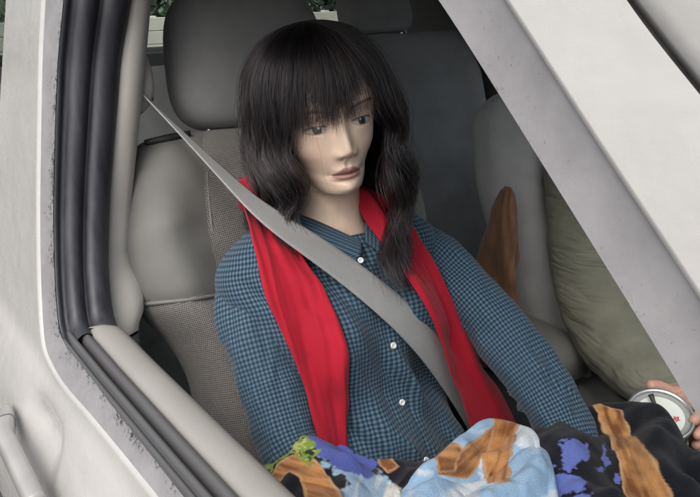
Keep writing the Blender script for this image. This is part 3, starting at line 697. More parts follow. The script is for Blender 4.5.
def front_d(l, s, extra=None):
    o = TO+TY*l+TA*s+TN*.5
    h = bvh.ray_cast(Vector(o), Vector(-TN))
    return None if h[0] is None else .5-h[3]
ARMS = []
def sleeve(pts, radii, seed, parent=shirt):
    f1, f2 = vnoise(seed), vnoise(seed+1)
    def fold(t, p):
        q_ = t*26+2.6*np.sin(p)+2.4*f1(t*4, 2*np.sin(p)+2*np.cos(p)); a = .0105*(1-np.abs(np.sin(q_))**.45)*np.clip(.2+f1(t*6+9, 2*np.cos(p)+3), 0, 1.4)*np.clip(t*5-1.0, 0, 1)
        return a+.0032*fbm(f2, t*8, np.sin(p)*1.6+np.cos(p), 3)
    G_ = tube_grid(pts, radii, 150, 110, (0,1,0), fold)
    d = np.r_[0, np.cumsum(np.linalg.norm(np.diff(G_.mean(1), axis=0), axis=1))]
    ph = np.linspace(0, 2*np.pi, 110, endpoint=False)
    UV = np.stack([np.repeat((ph*.056)[None], 150, 0), np.repeat(d[:, None], 110, 1)], -1)
    ARMS.append(BVHTree.FromPolygons([Vector(p) for p in G_.reshape(-1, 3)], grid_faces(150, 110, False, True)))
    o = gobj('sleeve', G_, 'shirt', parent, cv=True, uv=UV, caps=True, keep=None); return o
sleeve([(-.060,-.490,1.035),(-.040,-.512,1.005),(.000,-.522,.950),(.048,-.525,.880),(.110,-.528,.815),(.20,-.51,.765),(.34,-.45,.745)], [.030,.046,.047,.045,.043,.042,.040,.038], 11)
sleeve([(-.050,-.245,1.045),(-.030,-.215,1.012),(.030,-.190,.975),(.105,-.178,.930),(.19,-.172,.872),(.262,-.172,.812),(.34,-.20,.745)], [.030,.047,.048,.046,.044,.043,.041,.038], 23)
# hands hidden below the blanket belong to the body; buttons down the front
def disc(name, ctr, nrm, r, t, mt, parent, seg=16):
    n_ = Vector(nrm).normalized(); a = n_.orthogonal().normalized(); b = n_.cross(a); c0 = Vector(ctr); V = []
    for (rr_, h_) in ((.0,t*.55),(.45,t*.6),(.7,t),(.92,t),(1.0,t*.6),(1.0,0)):
        for k in range(seg):
            an = 2*math.pi*k/seg; V.append(c0+n_*h_+(a*math.cos(an)+b*math.sin(an))*r*max(rr_, .02))
    return mobj(name, V, grid_faces(6, seg, False, True), mt, parent)
for l, s in ((.0,.293),(.009,.208),(.014,.122),(.012,.043)):
    d = front_d(l, s); disc('button', tw(np.array(l), np.array(s), np.array(d+.0022)), TN, .0047, .0025, 'button', shirt)
# collar: stand and two leaves
NC = np.array([-.050,-.382,1.058])
def leaf(fold, outer, bulge, name='collar'):
    F = path(fold, 60); E = path(outer, 60); q = np.linspace(0, 1, 20)[None, :, None]
    ctr_ = np.array([-.045,-.375,1.05]); outw = (F+E)/2-ctr_; outw[:, 2] = .3*np.linalg.norm(outw, axis=1); outw /= np.linalg.norm(outw, axis=1)[:, None]
    P = F[:, None]*(1-q)+E[:, None]*q+outw[:, None]*bulge*np.sin(np.pi*np.clip(q*1.05, 0, 1))
    P += outw[:, None]*(.0015*np.sin(np.linspace(0, 9, 60)))[:, None, None]*q
    o = gobj(name, P, 'shirt', shirt); solidify(o, .003, 0); return o
leaf([(-.112,-.375,1.128),(-.085,-.428,1.122),(-.045,-.440,1.110),(-.008,-.412,1.094),(.020,-.385,1.078),(.034,-.370,1.069)],
     [(-.130,-.375,1.088),(-.105,-.458,1.090),(-.050,-.486,1.085),(.010,-.462,1.064),(.042,-.425,1.052),(.058,-.395,1.046)], .008)
leaf([(-.112,-.375,1.128),(-.085,-.322,1.122),(-.045,-.312,1.108),(-.008,-.330,1.092),(.020,-.350,1.076),(.036,-.361,1.066)],
     [(-.130,-.375,1.088),(-.105,-.292,1.090),(-.050,-.264,1.085),(.012,-.285,1.055),(.048,-.312,1.034),(.070,-.334,1.024)], .008)
ph = np.linspace(.25, 2*np.pi-.25, 60); P = [np.stack([NC[0]+.004+(.056+.004*h)*np.cos(ph), NC[1]+.055*np.sin(ph), np.full(60, NC[2]-.028+.055*h)-.022*np.clip(np.cos(ph), 0, 1)], -1) for h in np.linspace(0, 1, 6)]
o = gobj('collar_stand', P, 'shirt', shirt); solidify(o, .002, 0)
disc('button', (.063,-.390,1.053), (.9,-.35,.3), .0042, .0025, 'button', shirt)
pin = tube('collar_pin', [(.072,-.346,1.040),(.076,-.338,1.034),(.078,-.328,1.026)], [.0035,.005,.003], 'brown', shirt, 10, 12)
pin['label'] = 'small dark and tan pin on the collar point'
# --- scarf: two hanging ends joined behind the neck
sc_keys_l = [(-.085,.455,-.035,.026),(-.108,.425,.030,.028),(-.124,.385,.085,.030),(-.123,.312,.118,.0365),(-.113,.232,.130,.032),(-.107,.160,.125,.028),(-.107,.105,.120,.021),(-.106,.05,.11,.019)]
sc_keys_r = [(.048,.452,-.02,.024),(.056,.425,.030,.026),(.062,.392,.085,.034),(.082,.307,.116,.042),(.123,.190,.120,.036),(.162,.100,.112,.037),(.206,.010,.098,.042),(.226,-.05,.09,.042)]
def band(keys, seed, name, parent, over):
    n_, m_ = 150, 64
    K = np.asarray(keys, float); t = np.r_[0, np.cumsum(np.linalg.norm(np.diff(K[:, :2], axis=0), axis=1))]
    Q = cr(np.c_[t, K], np.linspace(0, t[-1], n_)); f1 = vnoise(seed)
    P = np.zeros((n_, m_, 3)); q = np.linspace(-1, 1, m_)
    RG = np.zeros((n_, m_))
    Ll = np.zeros((n_, m_)); Sl = np.zeros((n_, m_)); Dl = np.zeros((n_, m_))
    for i in range(n_):
        l0, s0, d0, wd = Q[i]; v = np.linspace(0, 1, n_)[i]
        j0, j1 = max(0, i-2), min(n_-1, i+2); tl = Q[j1, 0]-Q[j0, 0]; ts = Q[j1, 1]-Q[j0, 1]; ln = math.hypot(tl, ts)
        nl, ns_ = -ts/ln, tl/ln
        if nl < 0: nl, ns_ = -nl, -ns_
        edge_w = 1+.05*f1(v*9, 3)
        Ll[i] = l0+nl*wd*q*edge_w; Sl[i] = s0+ns_*wd*q*edge_w
        phs = 5.2*q+.9*f1(v*4, 0)+.5*q*f1(v*5, 9)
        qq = q+.25*f1(v*3+5, 2)+.3*v; ridg = .0048*f1(qq*1.5+3, np.full(m_, v*2.2))+.0030*f1(qq*3.4+11, np.full(m_, v*3.0))+.0035*(1-np.abs(np.sin(2.1*qq+.8+1.2*f1(v*2.5, 30)))**.5)-.0015
        base = np.full(m_, d0+.0)
        for j in range(0, m_):
            o_ = Vector(TO+TY*Ll[i, j]+TA*Sl[i, j]+TN*.5); best = d0-.03
            for bv in over:
                h = bv.ray_cast(o_, Vector(-TN))
                if h[0] is not None: best = max(best, .5-h[3])
            base[j] = best
        Dl[i] = base; RG[i] = ridg-.005*np.abs(q)**6
    D0 = Dl.copy()
    for _ in range(3):                                   # drape over the high spots, then relax
        Q_ = np.pad(Dl, 1, mode='edge'); Dl = np.max([Q_[a:a+n_, b:b+m_] for a in range(3) for b in range(3)], 0)
    for _ in range(16):
        Q_ = np.pad(Dl, 1, mode='edge'); Dl = (Q_[:-2, 1:-1]+Q_[2:, 1:-1]+Q_[1:-1, :-2]+Q_[1:-1, 2:]+2*Dl)/6
    Dl = np.maximum(Dl+.005, D0+.004)+RG+.007
    P = tw(Ll, Sl, Dl)
    o = gobj(name, P, 'scarf', parent); solidify(o, .003, 1 if False else -1); return o, P
scarf = thing('scarf', 'red scarf hanging open around the mannequin neck', 'scarf', (-.06,-.38,1.07))
s1, PL = band(sc_keys_l, 31, 'scarf_end', scarf, [bvh])
bvh_scarf = BVHTree.FromPolygons([Vector(p) for p in PL.reshape(-1, 3)], grid_faces(*PL.shape[:2]))

# ------------------------------------------------------------------ seat belt
belt = thing('seat_belt', 'grey seat belt crossing the mannequin chest diagonally', 'seat belt', (-.23,-.58,1.30))
def belt_d(l, s):
    o = Vector(TO+TY*l+TA*s+TN*.5); best = -1
    for bv in (bvh, bvh_scarf):
        h = bv.ray_cast(o, Vector(-TN))
        if h[0] is not None: best = max(best, .5-h[3])
    return best
cl = [(-.205,.478),(-.150,.436),(-.075,.364),(.012,.262),(.105,.150),(.165,.08),(.21,.02)]
C_ = path([(a, b, 0) for a, b in cl], 90)
hh = np.array([max(belt_d(p[0]+o_*.7, p[1]+o_*.7) for o_ in (-.018,-.009,0,.009,.018)) for p in C_])
dd = np.interp(np.arange(90), np.where(hh > 0)[0], hh[hh > 0])
lin = np.linspace(0, 1, 90)
# taut: upper convex hull of the contact heights
pts = [(i, dd[i]) for i in range(90)]; hull = []
for p in pts:
    while len(hull) > 1 and (hull[-1][1]-hull[-2][1])*(p[0]-hull[-2][0]) <= (p[1]-hull[-2][1])*(hull[-1][0]-hull[-2][0]): hull.pop()
    hull.append(p)
hv = np.interp(np.arange(90), [h[0] for h in hull], [h[1] for h in hull])+.012
for _ in range(80): hv[1:-1] = (hv[:-2]+2*hv[1:-1]+hv[2:])/4
core = tw(C_[:, 0], C_[:, 1], hv)
i0 = 14
Dr = np.array([-.232,-.572,1.262])
free = np.linspace(0, 1, 50, endpoint=False)[:, None]
pathp = np.vstack([Dr*(1-free)+core[i0]*free, core[i0:]])
for _ in range(70): pathp[1:-1] = (pathp[:-2]+2*pathp[1:-1]+pathp[2:])/4
T = np.gradient(pathp, axis=0); T /= np.linalg.norm(T, axis=1)[:, None]
nfree = 50; P = []
for i, p in enumerate(pathp):
    k = min(1, i/88.)**1.2
    nrm = TN+.0*TY; wv = np.cross(T[i], nrm); wv /= np.linalg.norm(wv)
    view = np.array([.62,-.45,.64])                     # the webbing twists edge-on towards the guide
    n0 = np.array([.10,.62,-.78])*1.0; w0 = np.array([-1.108,.408,-.168]); w0 -= T[i]*(w0@T[i]); w0 /= np.linalg.norm(w0)
    if w0@wv < 0: w0 = -w0
    wd = w0*(1-k)+wv*k; wd -= T[i]*(wd@T[i]); wd /= np.linalg.norm(wd)
    P.append([p+wd*.0225*q-TN*(.0022*q*q)*k for q in np.linspace(-1, 1, 11)])
P = np.array(P); web = gobj('webbing', P, 'belt', belt); solidify(web, .0016, 0)
bvh_belt = BVHTree.FromPolygons([Vector(p) for p in P.reshape(-1, 3)], grid_faces(*P.shape[:2]))
s2, PR = band(sc_keys_r, 37, 'scarf_end', scarf, [bvh, bvh_belt])
loop = [PL[0].mean(0), (-.10,-.47,1.125), (-.125,-.40,1.13), (-.105,-.33,1.125), PR[0].mean(0)]
tube('neck_loop', loop, [.024,.026,.026,.026,.024], 'scarf', scarf, 40, 24, fold=lambda t, p: .004*np.sin(p*5+t*6))
boxm('guide_loop', (-.240,-.592,1.250), (-.226,-.556,1.262), 'dark_plastic', belt, .004)
boxm('buckle', (.085,-.155,.66), (.115,-.115,.74), 'dark_plastic', belt, .006)

# ------------------------------------------------------------------ wig
def make_hair():
    rg = np.random.default_rng(5); strands = []; rads = []
    hull = [(12.7,.1),(12.55,1.5),(12.2,3.0),(11.5,4.7),(10.4,6.2),(8.8,7.6),(6.6,8.7),(3.4,9.4),(0,9.7),(-4,9.8),(-8,9.9),(-12,10.0),(-16,9.7),(-22,9.0),(-30,8.5)]
    H = np.array(hull[::-1])
    def hr(z, th):
        r = cr(H, np.clip(z, -30, 12.7).ravel())[:, 0].reshape(np.shape(z))
        f = np.where(np.cos(th) > 0, 1.08, 1.16)          # longer front to back than wide
        return r*np.sqrt((np.cos(th)*f)**2+(np.sin(th)*np.where(np.sin(th) > 0, np.interp(z, [-10,2,9], [1.16,1.10,1.0]), np.interp(z, [-10,2,9], [1.05,1.02,1.0])))**2)
    def add(th0, zend, lay, ncl, wav, spread, phase, fwd=0., thin=1.0, sweep=0., wl=8.5, tip=.4, zj=.8):
        u = np.linspace(0, 1, npt)
        for k in range(ncl):
            ze = zend+rg.normal()*zj
            zd = 12.69+(ze-12.69)*np.linspace(0, 1, 400)**1.8; ad = np.r_[0, np.cumsum(np.hypot(np.diff(zd), np.diff(hr(zd, th0))))]
            z = np.interp(np.linspace(.02+.03*rg.random(), 1, npt)*ad[-1], ad, zd)
            off = rg.normal(size=2)*spread
            g_ = np.clip((7-z)/12, 0, 1)
            spr = (.35+.65*np.sin(np.pi*np.clip(u*.9, 0, 1)))*(1-(1-tip)*u**3)
            t = th0+sweep*u*u
            r = hr(z, t)*(lay+.012*rg.normal())
            wa = wav*g_*(1+.10*rg.normal()); ph_ = phase+.16*rg.normal()
            r = r+wa*.6*np.sin(2*np.pi*z/wl+ph_)+off[0]*spr*.7
            lat = wa*np.sin(2*np.pi*z/wl+ph_+1.4)+off[1]*spr
            x = r*np.cos(t)-lat*np.sin(t); y = r*np.sin(t)+lat*np.cos(t)
            x = x-.6+fwd*np.clip((-13-z)/10, 0, 1.4)
            jit = np.cumsum(np.cumsum(rg.normal(size=(npt, 3))*.003, 0), 0)*u[:, None]
            strands.append(np.c_[x, y, z]+jit); rads.append(thin)
    npt = 40
    # long locks all round the sides and back
    for i in range(760):
        s = rg.choice([-1, 1]); a = rg.uniform(48, 178); th0 = R(a)*s
        end = -15.5 if a > 120 else rg.normal(-19.8 if s > 0 else -17.2, 1.5)
        if 85 < a <= 120: end = rg.normal(-18, 1.8)
        fwd = (6.5 if s > 0 else 1.5) if a < 95 else 2.0
        add(th0, end, rg.uniform(.85, 1.04), 14, rg.uniform(1.0, 1.7), rg.uniform(.25, .55), 2.0*th0+1.0*math.sin(3*th0)+rg.normal()*.5, fwd, sweep=rg.normal(0, .07)-s*.12*(a < 80), wl=rg.normal(11.0, .5), tip=rg.uniform(.2, .6))
    # face-framing locks
    for s in (-1, 1):
        for i in range(46):
            a = rg.uniform(36 if s < 0 else 43, 60)
            add(R(a)*s, rg.normal(-18.8 if s > 0 else -14.5, 2.0), rg.uniform(.92, 1.03), 12, rg.uniform(.7, 1.2), rg.uniform(.18, .35), 1.6*s+rg.normal()*.4, 5.5 if s > 0 else 1.5, sweep=s*.12, wl=9.5, tip=.3, zj=1.6)
    # fringe in uneven pointed wisps
    for i in range(185):
        a = rg.uniform(-60, 60); zt = 2.3-.0016*a*a+rg.normal()*.75
        if 8 < a < 50: zt += .8
        if 10 < a < 44 and rg.random() < .68: zt = rg.uniform(4.2, 6.8)
        add(R(a), zt, rg.uniform(.93, 1.05), 20, .22, rg.uniform(.16, .42), rg.uniform(0, 6), 0, .85, sweep=R(a)*.16-.05+rg.normal()*.05, wl=12, tip=.22, zj=.7)
    for i in range(160):                                         # fly-aways
        a = rg.uniform(45, 180)*rg.choice([-1, 1]); add(R(a), rg.uniform(-21, -6), rg.uniform(1.02, 1.12), 1, 1.0, .6, rg.uniform(0, 6), 3, .55)
    add(R(-27), -8.8, .93, 1, .25, .01, 1.0, 0, .35, sweep=.18)
    return strands, rads
strands, rads = make_hair()
npt = 40; cu = bpy.data.hair_curves.new('hair'); cu.add_curves([npt]*len(strands))
pos = hw_(np.array(strands).reshape(-1, 3))-np.array(wloc(mann))
cu.points.foreach_set('position', pos.astype(np.float32).ravel())
u = np.linspace(0, 1, npt); rad = (np.array(rads)[:, None]*.00045*np.clip(1.15-.75*u**2, .2, 1)[None]).astype(np.float32)
if 'radius' not in cu.attributes: cu.attributes.new('radius', 'FLOAT', 'POINT')
cu.attributes['radius'].data.foreach_set('value', rad.ravel())
cu.materials.append(M['hair'])
hair = bpy.data.objects.new('hair', cu); COL.objects.link(hair); hair.parent = mann; hair['label'] = 'dark brown wavy wig with a full fringe'
# dark cap under the fibres
V = []; nn = 40
for i in range(24):
    z = 12.2-i*.63
    for k in range(nn):
        t = 2*np.pi*k/nn; r_ = np.interp(z, [-3,0,3,6.2,8.8,10.4,11.5,12.0,12.2], [8.6,8.6,8.6,8.1,6.9,5.4,3.6,1.8,.1])*(1.08 if math.cos(t) < 0 else 1.0)
        if math.cos(t) > -.1 and z < 5: r_ *= .80
        x = r_*math.cos(t)-.6
        if math.cos(t) > .25 and z < 7: x = min(x, 6.0)
        V.append((x, r_*math.sin(t)*.93, z))
gobj('wig_cap', hw_(np.array(V)).reshape(24, nn, 3), 'wig_cap', hair, cv=True)

# ------------------------------------------------------------------ blanket
blanket = thing('blanket', 'black fleece blanket printed with branches, leaves and blue patches over the lap', 'blanket', (.30,-.35,.70))
POLY = {
 'branchL':[(.154,-.6),(.128,-.565),(.124,-.532),(.129,-.513),(.169,-.514),(.235,-.532),(.30,-.56),(.25,-.60),(.21,-.568),(.169,-.551),(.154,-.557),(.163,-.58),(.187,-.6),(.24,-.66),(.178,-.625)],
 'green':[(.124,-.592),(.098,-.566),(.082,-.544),(.063,-.511),(.085,-.488),(.136,-.499),(.156,-.524),(.12,-.53),(.124,-.563),(.141,-.59)],
 'violet':[(.098,-.496),(.116,-.479),(.173,-.469),(.201,-.461),(.213,-.488),(.176,-.503),(.126,-.505)],
 'white':[(.144,-.504),(.18,-.49),(.23,-.471),(.285,-.46),(.34,-.40),(.40,-.45),(.238,-.528),(.196,-.511)],
 'stub':[(.175,-.452),(.179,-.434),(.221,-.44),(.224,-.465)],
 'patch1':[(.301,-.233),(.304,-.216),(.324,-.207),(.347,-.231),(.345,-.249),(.355,-.272),(.343,-.274),(.33,-.255)],
 'patch2':[(.353,-.323),(.346,-.285),(.363,-.267),(.389,-.28),(.383,-.302),(.383,-.321),(.369,-.341)],
 'patch3':[(.341,-.191),(.341,-.183),(.355,-.203),(.375,-.213),(.373,-.224),(.357,-.216)],
 'patch4':[(.388,-.224),(.397,-.219),(.415,-.236),(.407,-.24)],
 'branchR':[(.262,-.111),(.281,-.1),(.303,-.093),(.358,-.135),(.405,-.167),(.465,-.206),(.60,-.30),(.54,-.34),(.432,-.251),(.389,-.208),(.345,-.17),(.308,-.141)]}
def grow(p, k): c = np.mean(p, 0); return [tuple(c+(np.array(q)-c)*k) for q in p]
FLAP = {'br1':[(.254,-.4),(.246,-.366),(.219,-.268),(.229,-.266),(.263,-.331),(.281,-.377)],
 'br2':[(.219,-.268),(.247,-.254),(.283,-.302),(.316,-.341),(.309,-.365),(.276,-.339)],
 'br3':[(.215,-.371),(.216,-.353),(.236,-.349),(.26,-.385),(.252,-.4)]}
def sdist(x, y, poly):
    p = np.array(poly); ins = np.zeros(x.shape, bool); dm = np.full(x.shape, 9.)
    for i in range(len(p)):
        a, b = p[i], p[(i+1) % len(p)]
        cond = ((a[1] > y) != (b[1] > y)) & (x < (b[0]-a[0])*(y-a[1])/(b[1]-a[1]+1e-12)+a[0]); ins ^= cond
        ab = b-a; t = np.clip(((x-a[0])*ab[0]+(y-a[1])*ab[1])/(ab@ab), 0, 1); dm = np.minimum(dm, np.hypot(x-a[0]-t*ab[0], y-a[1]-t*ab[1]))
    return np.where(ins, dm, -dm)
def shear(x, y, z): return x-(z-.825)*1.035, y+(z-.825)*1.042
def lay(C, x, y, poly, col, soft=.002, rag=.004, sc=90, grain=.0):
    jx = rag*fbm(n1, x*sc, y*sc, 3); mk = np.clip((sdist(x, y, poly)+jx)/soft+.5, 0, 1)[..., None]
    cc = np.array(col)
    if callable(col): pass
    return C*(1-mk)+cc*mk
def wood(x, y, dx, dy):
    """bark-like streaks running along (dx, dy)"""
    l = x*dx+y*dy; t = -x*dy+y*dx; f = fbm(n2, t*150, l*14, 3)*.38+.5+.22*fbm(n3, t*50, l*50, 2)
    f = np.clip(f, 0, 1)[..., None]
    return np.array([.19,.072,.025])*(1-f)+np.array([.52,.26,.10])*f
def laywood(C, x, y, poly, d):
    mk = np.clip((sdist(x, y, poly)+.0014*fbm(n4, x*60, y*60, 2))/.0016+.5, 0, 1)[..., None]
    rim = np.clip(1-np.abs(sdist(x, y, poly)/.0035-.3), 0, 1)[..., None]*.6
    return C*(1-mk)+(wood(x, y, *d)*(1-rim)+np.array([.62,.42,.24])*rim)*mk
edge_xy = [(.26,-.70),(.17,-.655),(.118,-.60),(.070,-.540),(.062,-.505),(.112,-.475),(.180,-.440),(.219,-.389),(.232,-.310),(.246,-.226),(.250,-.167),(.262,-.108),(.300,-.072),(.38,-.055),(.48,-.05)]
n_, m_ = 620, 400
E_ = path(edge_xy, n_)
v = np.linspace(0, 1, m_)**1.15
U, Vv = np.meshgrid(np.linspace(0, 1, n_), v, indexing='ij')
dirx = np.interp(np.linspace(0, 1, n_), [0,.3,.75,.9,1], [.95,1,1,.93,.88]); diry = np.interp(np.linspace(0, 1, n_), [0,.3,.75,.9,1], [.12,.0,-.05,-.3,-.45])
ext_ = np.interp(np.linspace(0, 1, n_), [0,.5,1], [.36,.46,.34])
BX = E_[:, 0:1]+dirx[:, None]*Vv*ext_[:, None]; BY = E_[:, 1:2]+diry[:, None]*Vv*ext_[:, None]
dist = Vv*ext_[:, None]
ebase = np.interp(np.linspace(0, 1, n_), [0,.1,.2,.3,.42,.6,.75,.82,.9,1], [.68,.755,.800,.812,.800,.800,.806,.815,.815,.77])
BZ = ebase[:, None]+.024*(1-np.exp(-dist/.012))-.03*np.clip(1-dist/.004, 0, 1)
BZ += .016*np.sin(BY*38+BX*16+1.2*n2(BX*9, BY*9))*np.clip(dist/.05, 0, 1)+.012*fbm(n3, BX*13, BY*13, 3)*np.clip(dist/.03, .15, 1)
BZ -= .10*np.clip((BX-.42)/.35, 0, 1)**1.5
BZ -= .10*np.clip((BY+.10)/.08, 0, 1)**1.5*np.clip((BX-.30)/.1, 0, 1)
FLP = [(.300,-.50),(.252,-.468),(.236,-.424),(.234,-.392),(.225,-.361),(.214,-.309),(.212,-.268),(.242,-.248),(.287,-.256),(.330,-.280),(.375,-.32),(.55,-.40),(.52,-.53),(.40,-.56)]
BZ -= .045*np.clip(sdist(BX, BY, FLP)/.02, 0, 1)
GX, GY = BX, BY; BX, BY = shear(BX, BY, BZ)
Cb = np.tile(np.array([.010,.011,.016]), BX.shape+(1,))
Cb = lay(Cb, BX, BY, POLY['white'], (.30,.44,.58), .006, .006)
st_ = np.clip(fbm(n2, (BX+BY)*70, (BX-BY)*9, 3)*1.4, 0, 1)[..., None]*np.clip(sdist(BX, BY, POLY['white'])/.006, 0, 1)[..., None]
Cb = Cb*(1-st_)+np.array([.70,.68,.62])*st_
Cb = lay(Cb, BX, BY, POLY['violet'], (.085,.115,.40), .002, .003, 160)
Cb = laywood(Cb, BX, BY, POLY['branchL'], (.8,.5))
Cb = lay(Cb, BX, BY, POLY['green'], (.20,.30,.055), .002, .003, 160)
gm = np.clip(fbm(n4, BX*150, BY*150, 3)*1.8-.3, 0, 1)[..., None]*np.clip(sdist(BX, BY, POLY['green'])/.004, 0, 1)[..., None]
Cb = Cb*(1-gm)+np.array([.46,.50,.16])*gm
gm = np.clip(-fbm(n4, BX*120+9, BY*120, 3)*2.2-1.0, 0, 1)[..., None]*np.clip(sdist(BX, BY, POLY['green'])/.003, 0, 1)[..., None]
Cb = Cb*(1-gm)+np.array([.02,.035,.02])*gm
for k in ('patch1','patch2','patch3','patch4'): Cb = lay(Cb, BX, BY, POLY[k], (.125,.165,.46), .0015, .0022, 190)
for (px_, py_, r_) in ((.40,-.30,.012),(.37,-.235,.006),(.33,-.28,.005),(.31,-.29,.004),(.42,-.29,.01),(.45,-.33,.02),(.36,-.35,.012)):
    Cb = lay(Cb, BX, BY, [(px_+r_*math.cos(a), py_+1.3*r_*math.sin(a)) for a in np.linspace(0, 6.28, 9)[:-1]], (.13,.17,.45), .0015, .0022, 200)
Cb = laywood(Cb, BX, BY, POLY['branchR'], (.78,-.62)); Cb = laywood(Cb, BX, BY, POLY['stub'], (.6,.8))
o = gobj('cover', np.stack([GX, GY, BZ], -1), 'fleece', blanket, cols=Cb); solidify(o, .004, -1)
# folded corner lying over the cover
fe = [(.42,-.56),(.330,-.515),(.252,-.468),(.236,-.424),(.234,-.392),(.225,-.361),(.214,-.309),(.212,-.268),(.242,-.248),(.287,-.256),(.330,-.280),(.40,-.34),(.47,-.40)]
n_, m_ = 460, 240
E_ = path(fe, n_); cen = np.array([.46,-.47])
vv = np.linspace(0, 1, m_); FX = E_[:, 0:1]+(cen[0]-E_[:, 0:1])*vv[None]; FY = E_[:, 1:2]+(cen[1]-E_[:, 1:2])*vv[None]
ds = np.hypot(FX-E_[:, 0:1], FY-E_[:, 1:2])
FZ = .796+.034*np.sqrt(np.clip(ds/.018, 0, 1)*(2-np.clip(ds/.018, 0, 1)))+np.interp(np.linspace(0, 1, n_), [0,.3,.5,.62,.8,1], [-.01,.0,.010,.014,.008,-.005])[:, None]*np.exp(-ds/.08)
FZ += .013*np.sin(FX*62+FY*34+1.8*n1(FX*12, FY*12))*np.clip(ds/.05, 0, 1)-.012*np.exp(-((FX-.285-.25*(FY+.35))/.010)**2)*np.clip(ds/.03, 0, 1)+.006*fbm(n4, FX*20, FY*20, 3)*np.clip(ds/.03, .2, 1)
GX, GY = FX, FY; FX, FY = shear(FX, FY, FZ)
Cf = np.tile(np.array([.30,.46,.64]), FX.shape+(1,))
wm = np.clip(fbm(n2, FX*26+4, FY*26, 3)*1.2, 0, .8)[..., None]; Cf = Cf*(1-wm)+np.array([.66,.70,.72])*wm
for k, d in (('br1',(-.3,.95)),('br2',(.6,-.8)),('br3',(.5,.8))): Cf = laywood(Cf, FX, FY, grow(FLAP[k], 1.22), d)
o = gobj('folded_corner', np.stack([GX, GY, FZ], -1), 'fleece', blanket, cols=Cf); solidify(o, .004, -1); o['label'] = 'light blue folded corner with brown branches'

# ------------------------------------------------------------------ driver
def skin_figure(name, joints, edges, mt, parent, root=0, sub=2):
    me = bpy.data.meshes.new(name); off = np.array(wloc(parent)) if parent else np.zeros(3)
    me.from_pydata([tuple(np.array(j[0])-off) for j in joints], edges, [])
    o = bpy.data.objects.new(name, me); COL.objects.link(o); o.parent = parent; me.materials.append(M[mt])
    md = o.modifiers.new('skin', 'SKIN'); md.use_smooth_shade = True
    if not me.skin_vertices: 
        bpy.context.view_layer.objects.active = o
    sv_ = me.skin_vertices[0].data
    for k, j in enumerate(joints):
        r_ = j[1]; sv_[k].radius = r_ if isinstance(r_, tuple) else (r_, r_)
    sv_[root].use_root = True
    ss_ = o.modifiers.new('subdivision', 'SUBSURF'); ss_.levels = sub; ss_.render_levels = sub
    return o
person = thing('person', 'person in an olive long-sleeved top in the driver seat, holding the tin', 'person', (.0,.385,.64))
J = [((.02,.385,.70),(.15,.12)),((-.02,.385,.82),(.15,.12)),((-.06,.385,.95),(.155,.115)),((-.09,.385,1.07),(.15,.09)),((-.085,.385,1.115),(.085,.07)),
     ((-.078,.385,1.135),(.068,.062)),((-.076,.385,1.150),(.064,.060)),((-.074,.385,1.160),(.062,.058)),
     ((-.07,.24,1.055),.078),((-.01,.212,.90),.082),((.055,.195,.785),.080),((.16,.14,.765),.066),((.27,.075,.785),.042),
     ((-.07,.53,1.055),.078),((-.02,.575,.92),.072),((.04,.60,.80),.064),((.22,.52,.79),.042),
     ((.14,.30,.70),.085),((.46,.28,.74),.072),((.60,.28,.50),.052),((.64,.28,.40),.045),
     ((.14,.47,.70),.085),((.46,.50,.74),.072),((.60,.50,.50),.052),((.64,.50,.40),.045)]
Eg = [(0,1),(1,2),(2,3),(3,4),(4,5),(5,6),(6,7),(3,8),(8,9),(9,10),(10,11),(11,12),(3,13),(13,14),(14,15),(15,16),(0,17),(17,18),(18,19),(19,20),(0,21),(21,22),(22,23),(23,24)]
bd = skin_figure('clothes', J, Eg, 'olive', person, 0, 3)
bd['label'] = 'olive green long-sleeved top and trousers'
DO = np.array([-.052,.385,1.305])
def dw_(p): p = np.asarray(p, float)*.0103; return DO+p
dsel = slice(0, 300)
Dc = np.tile(np.array([.55,.33,.25]), X.shape+(1,)); lum = Cc.mean(-1, keepdims=True)/skinc.mean(); Dc = Dc*np.clip(lum, .05, 1.1)
gobj('body', dw_(np.stack([X, Y, Zr], -1))[dsel], 'skin', person, cv=True, cols=Dc[dsel])
HV = []
for i in range(22):
    z = 12.1-i*.55
    for k in range(48):
        t = 2*np.pi*k/48; fr_ = math.cos(t); r_ = np.interp(z, [-1,3,6.2,8.8,10.4,11.5,11.9,12.1], [8.3,8.5,8.1,7.0,5.6,3.8,2.0,.1])
        x = r_*fr_*(1.10 if fr_ < 0 else 1.04)
        if z < 6.5 and fr_ > 0: x *= max(.1, 1-(6.5-z)/3.5)
        HV.append((x-.2+.15*n1(t*6, z*2), r_*math.sin(t)*.92+.12*n2(t*7, z*2), z))
gobj("hair", dw_(np.array(HV)*np.array([1.09,1.10,1.05])).reshape(22, 48, 3), 'wig_cap', person, cv=True)
tx = bpy.data.textures.new('cloth_folds', 'CLOUDS'); tx.noise_scale = .055; tx.noise_depth = 2
dm = bd.modifiers.new('folds', 'DISPLACE'); dm.texture = tx; dm.strength = .014; dm.mid_level = .5; dm.texture_coords = 'LOCAL'
# hand round the tin
TC = np.array([.325,-.032,.795])
hb_ = [((.27,.075,.785),.030),((.305,.058,.79),.034),((.335,.045,.795),.030),
       ((.355,.030,.815),.0095),((.366,.005,.818),.009),((.368,-.018,.814),.0075),
       ((.352,.036,.798),.0095),((.372,.008,.797),.009),((.378,-.018,.795),.0078),
       ((.346,.040,.780),.0095),((.370,.012,.776),.009),((.376,-.012,.775),.0078),
       ((.338,.042,.765),.009),((.360,.018,.758),.008),((.366,-.002,.757),.007),
       ((.302,.040,.812),.011),((.288,.018,.826),.0105),((.283,-.004,.832),.009)]
skin_figure('hand', hb_, [(0,1),(1,2),(2,3),(3,4),(4,5),(2,6),(6,7),(7,8),(2,9),(9,10),(10,11),(2,12),(12,13),(13,14),(1,15),(15,16),(16,17)], 'human_skin', person, 0, 2)

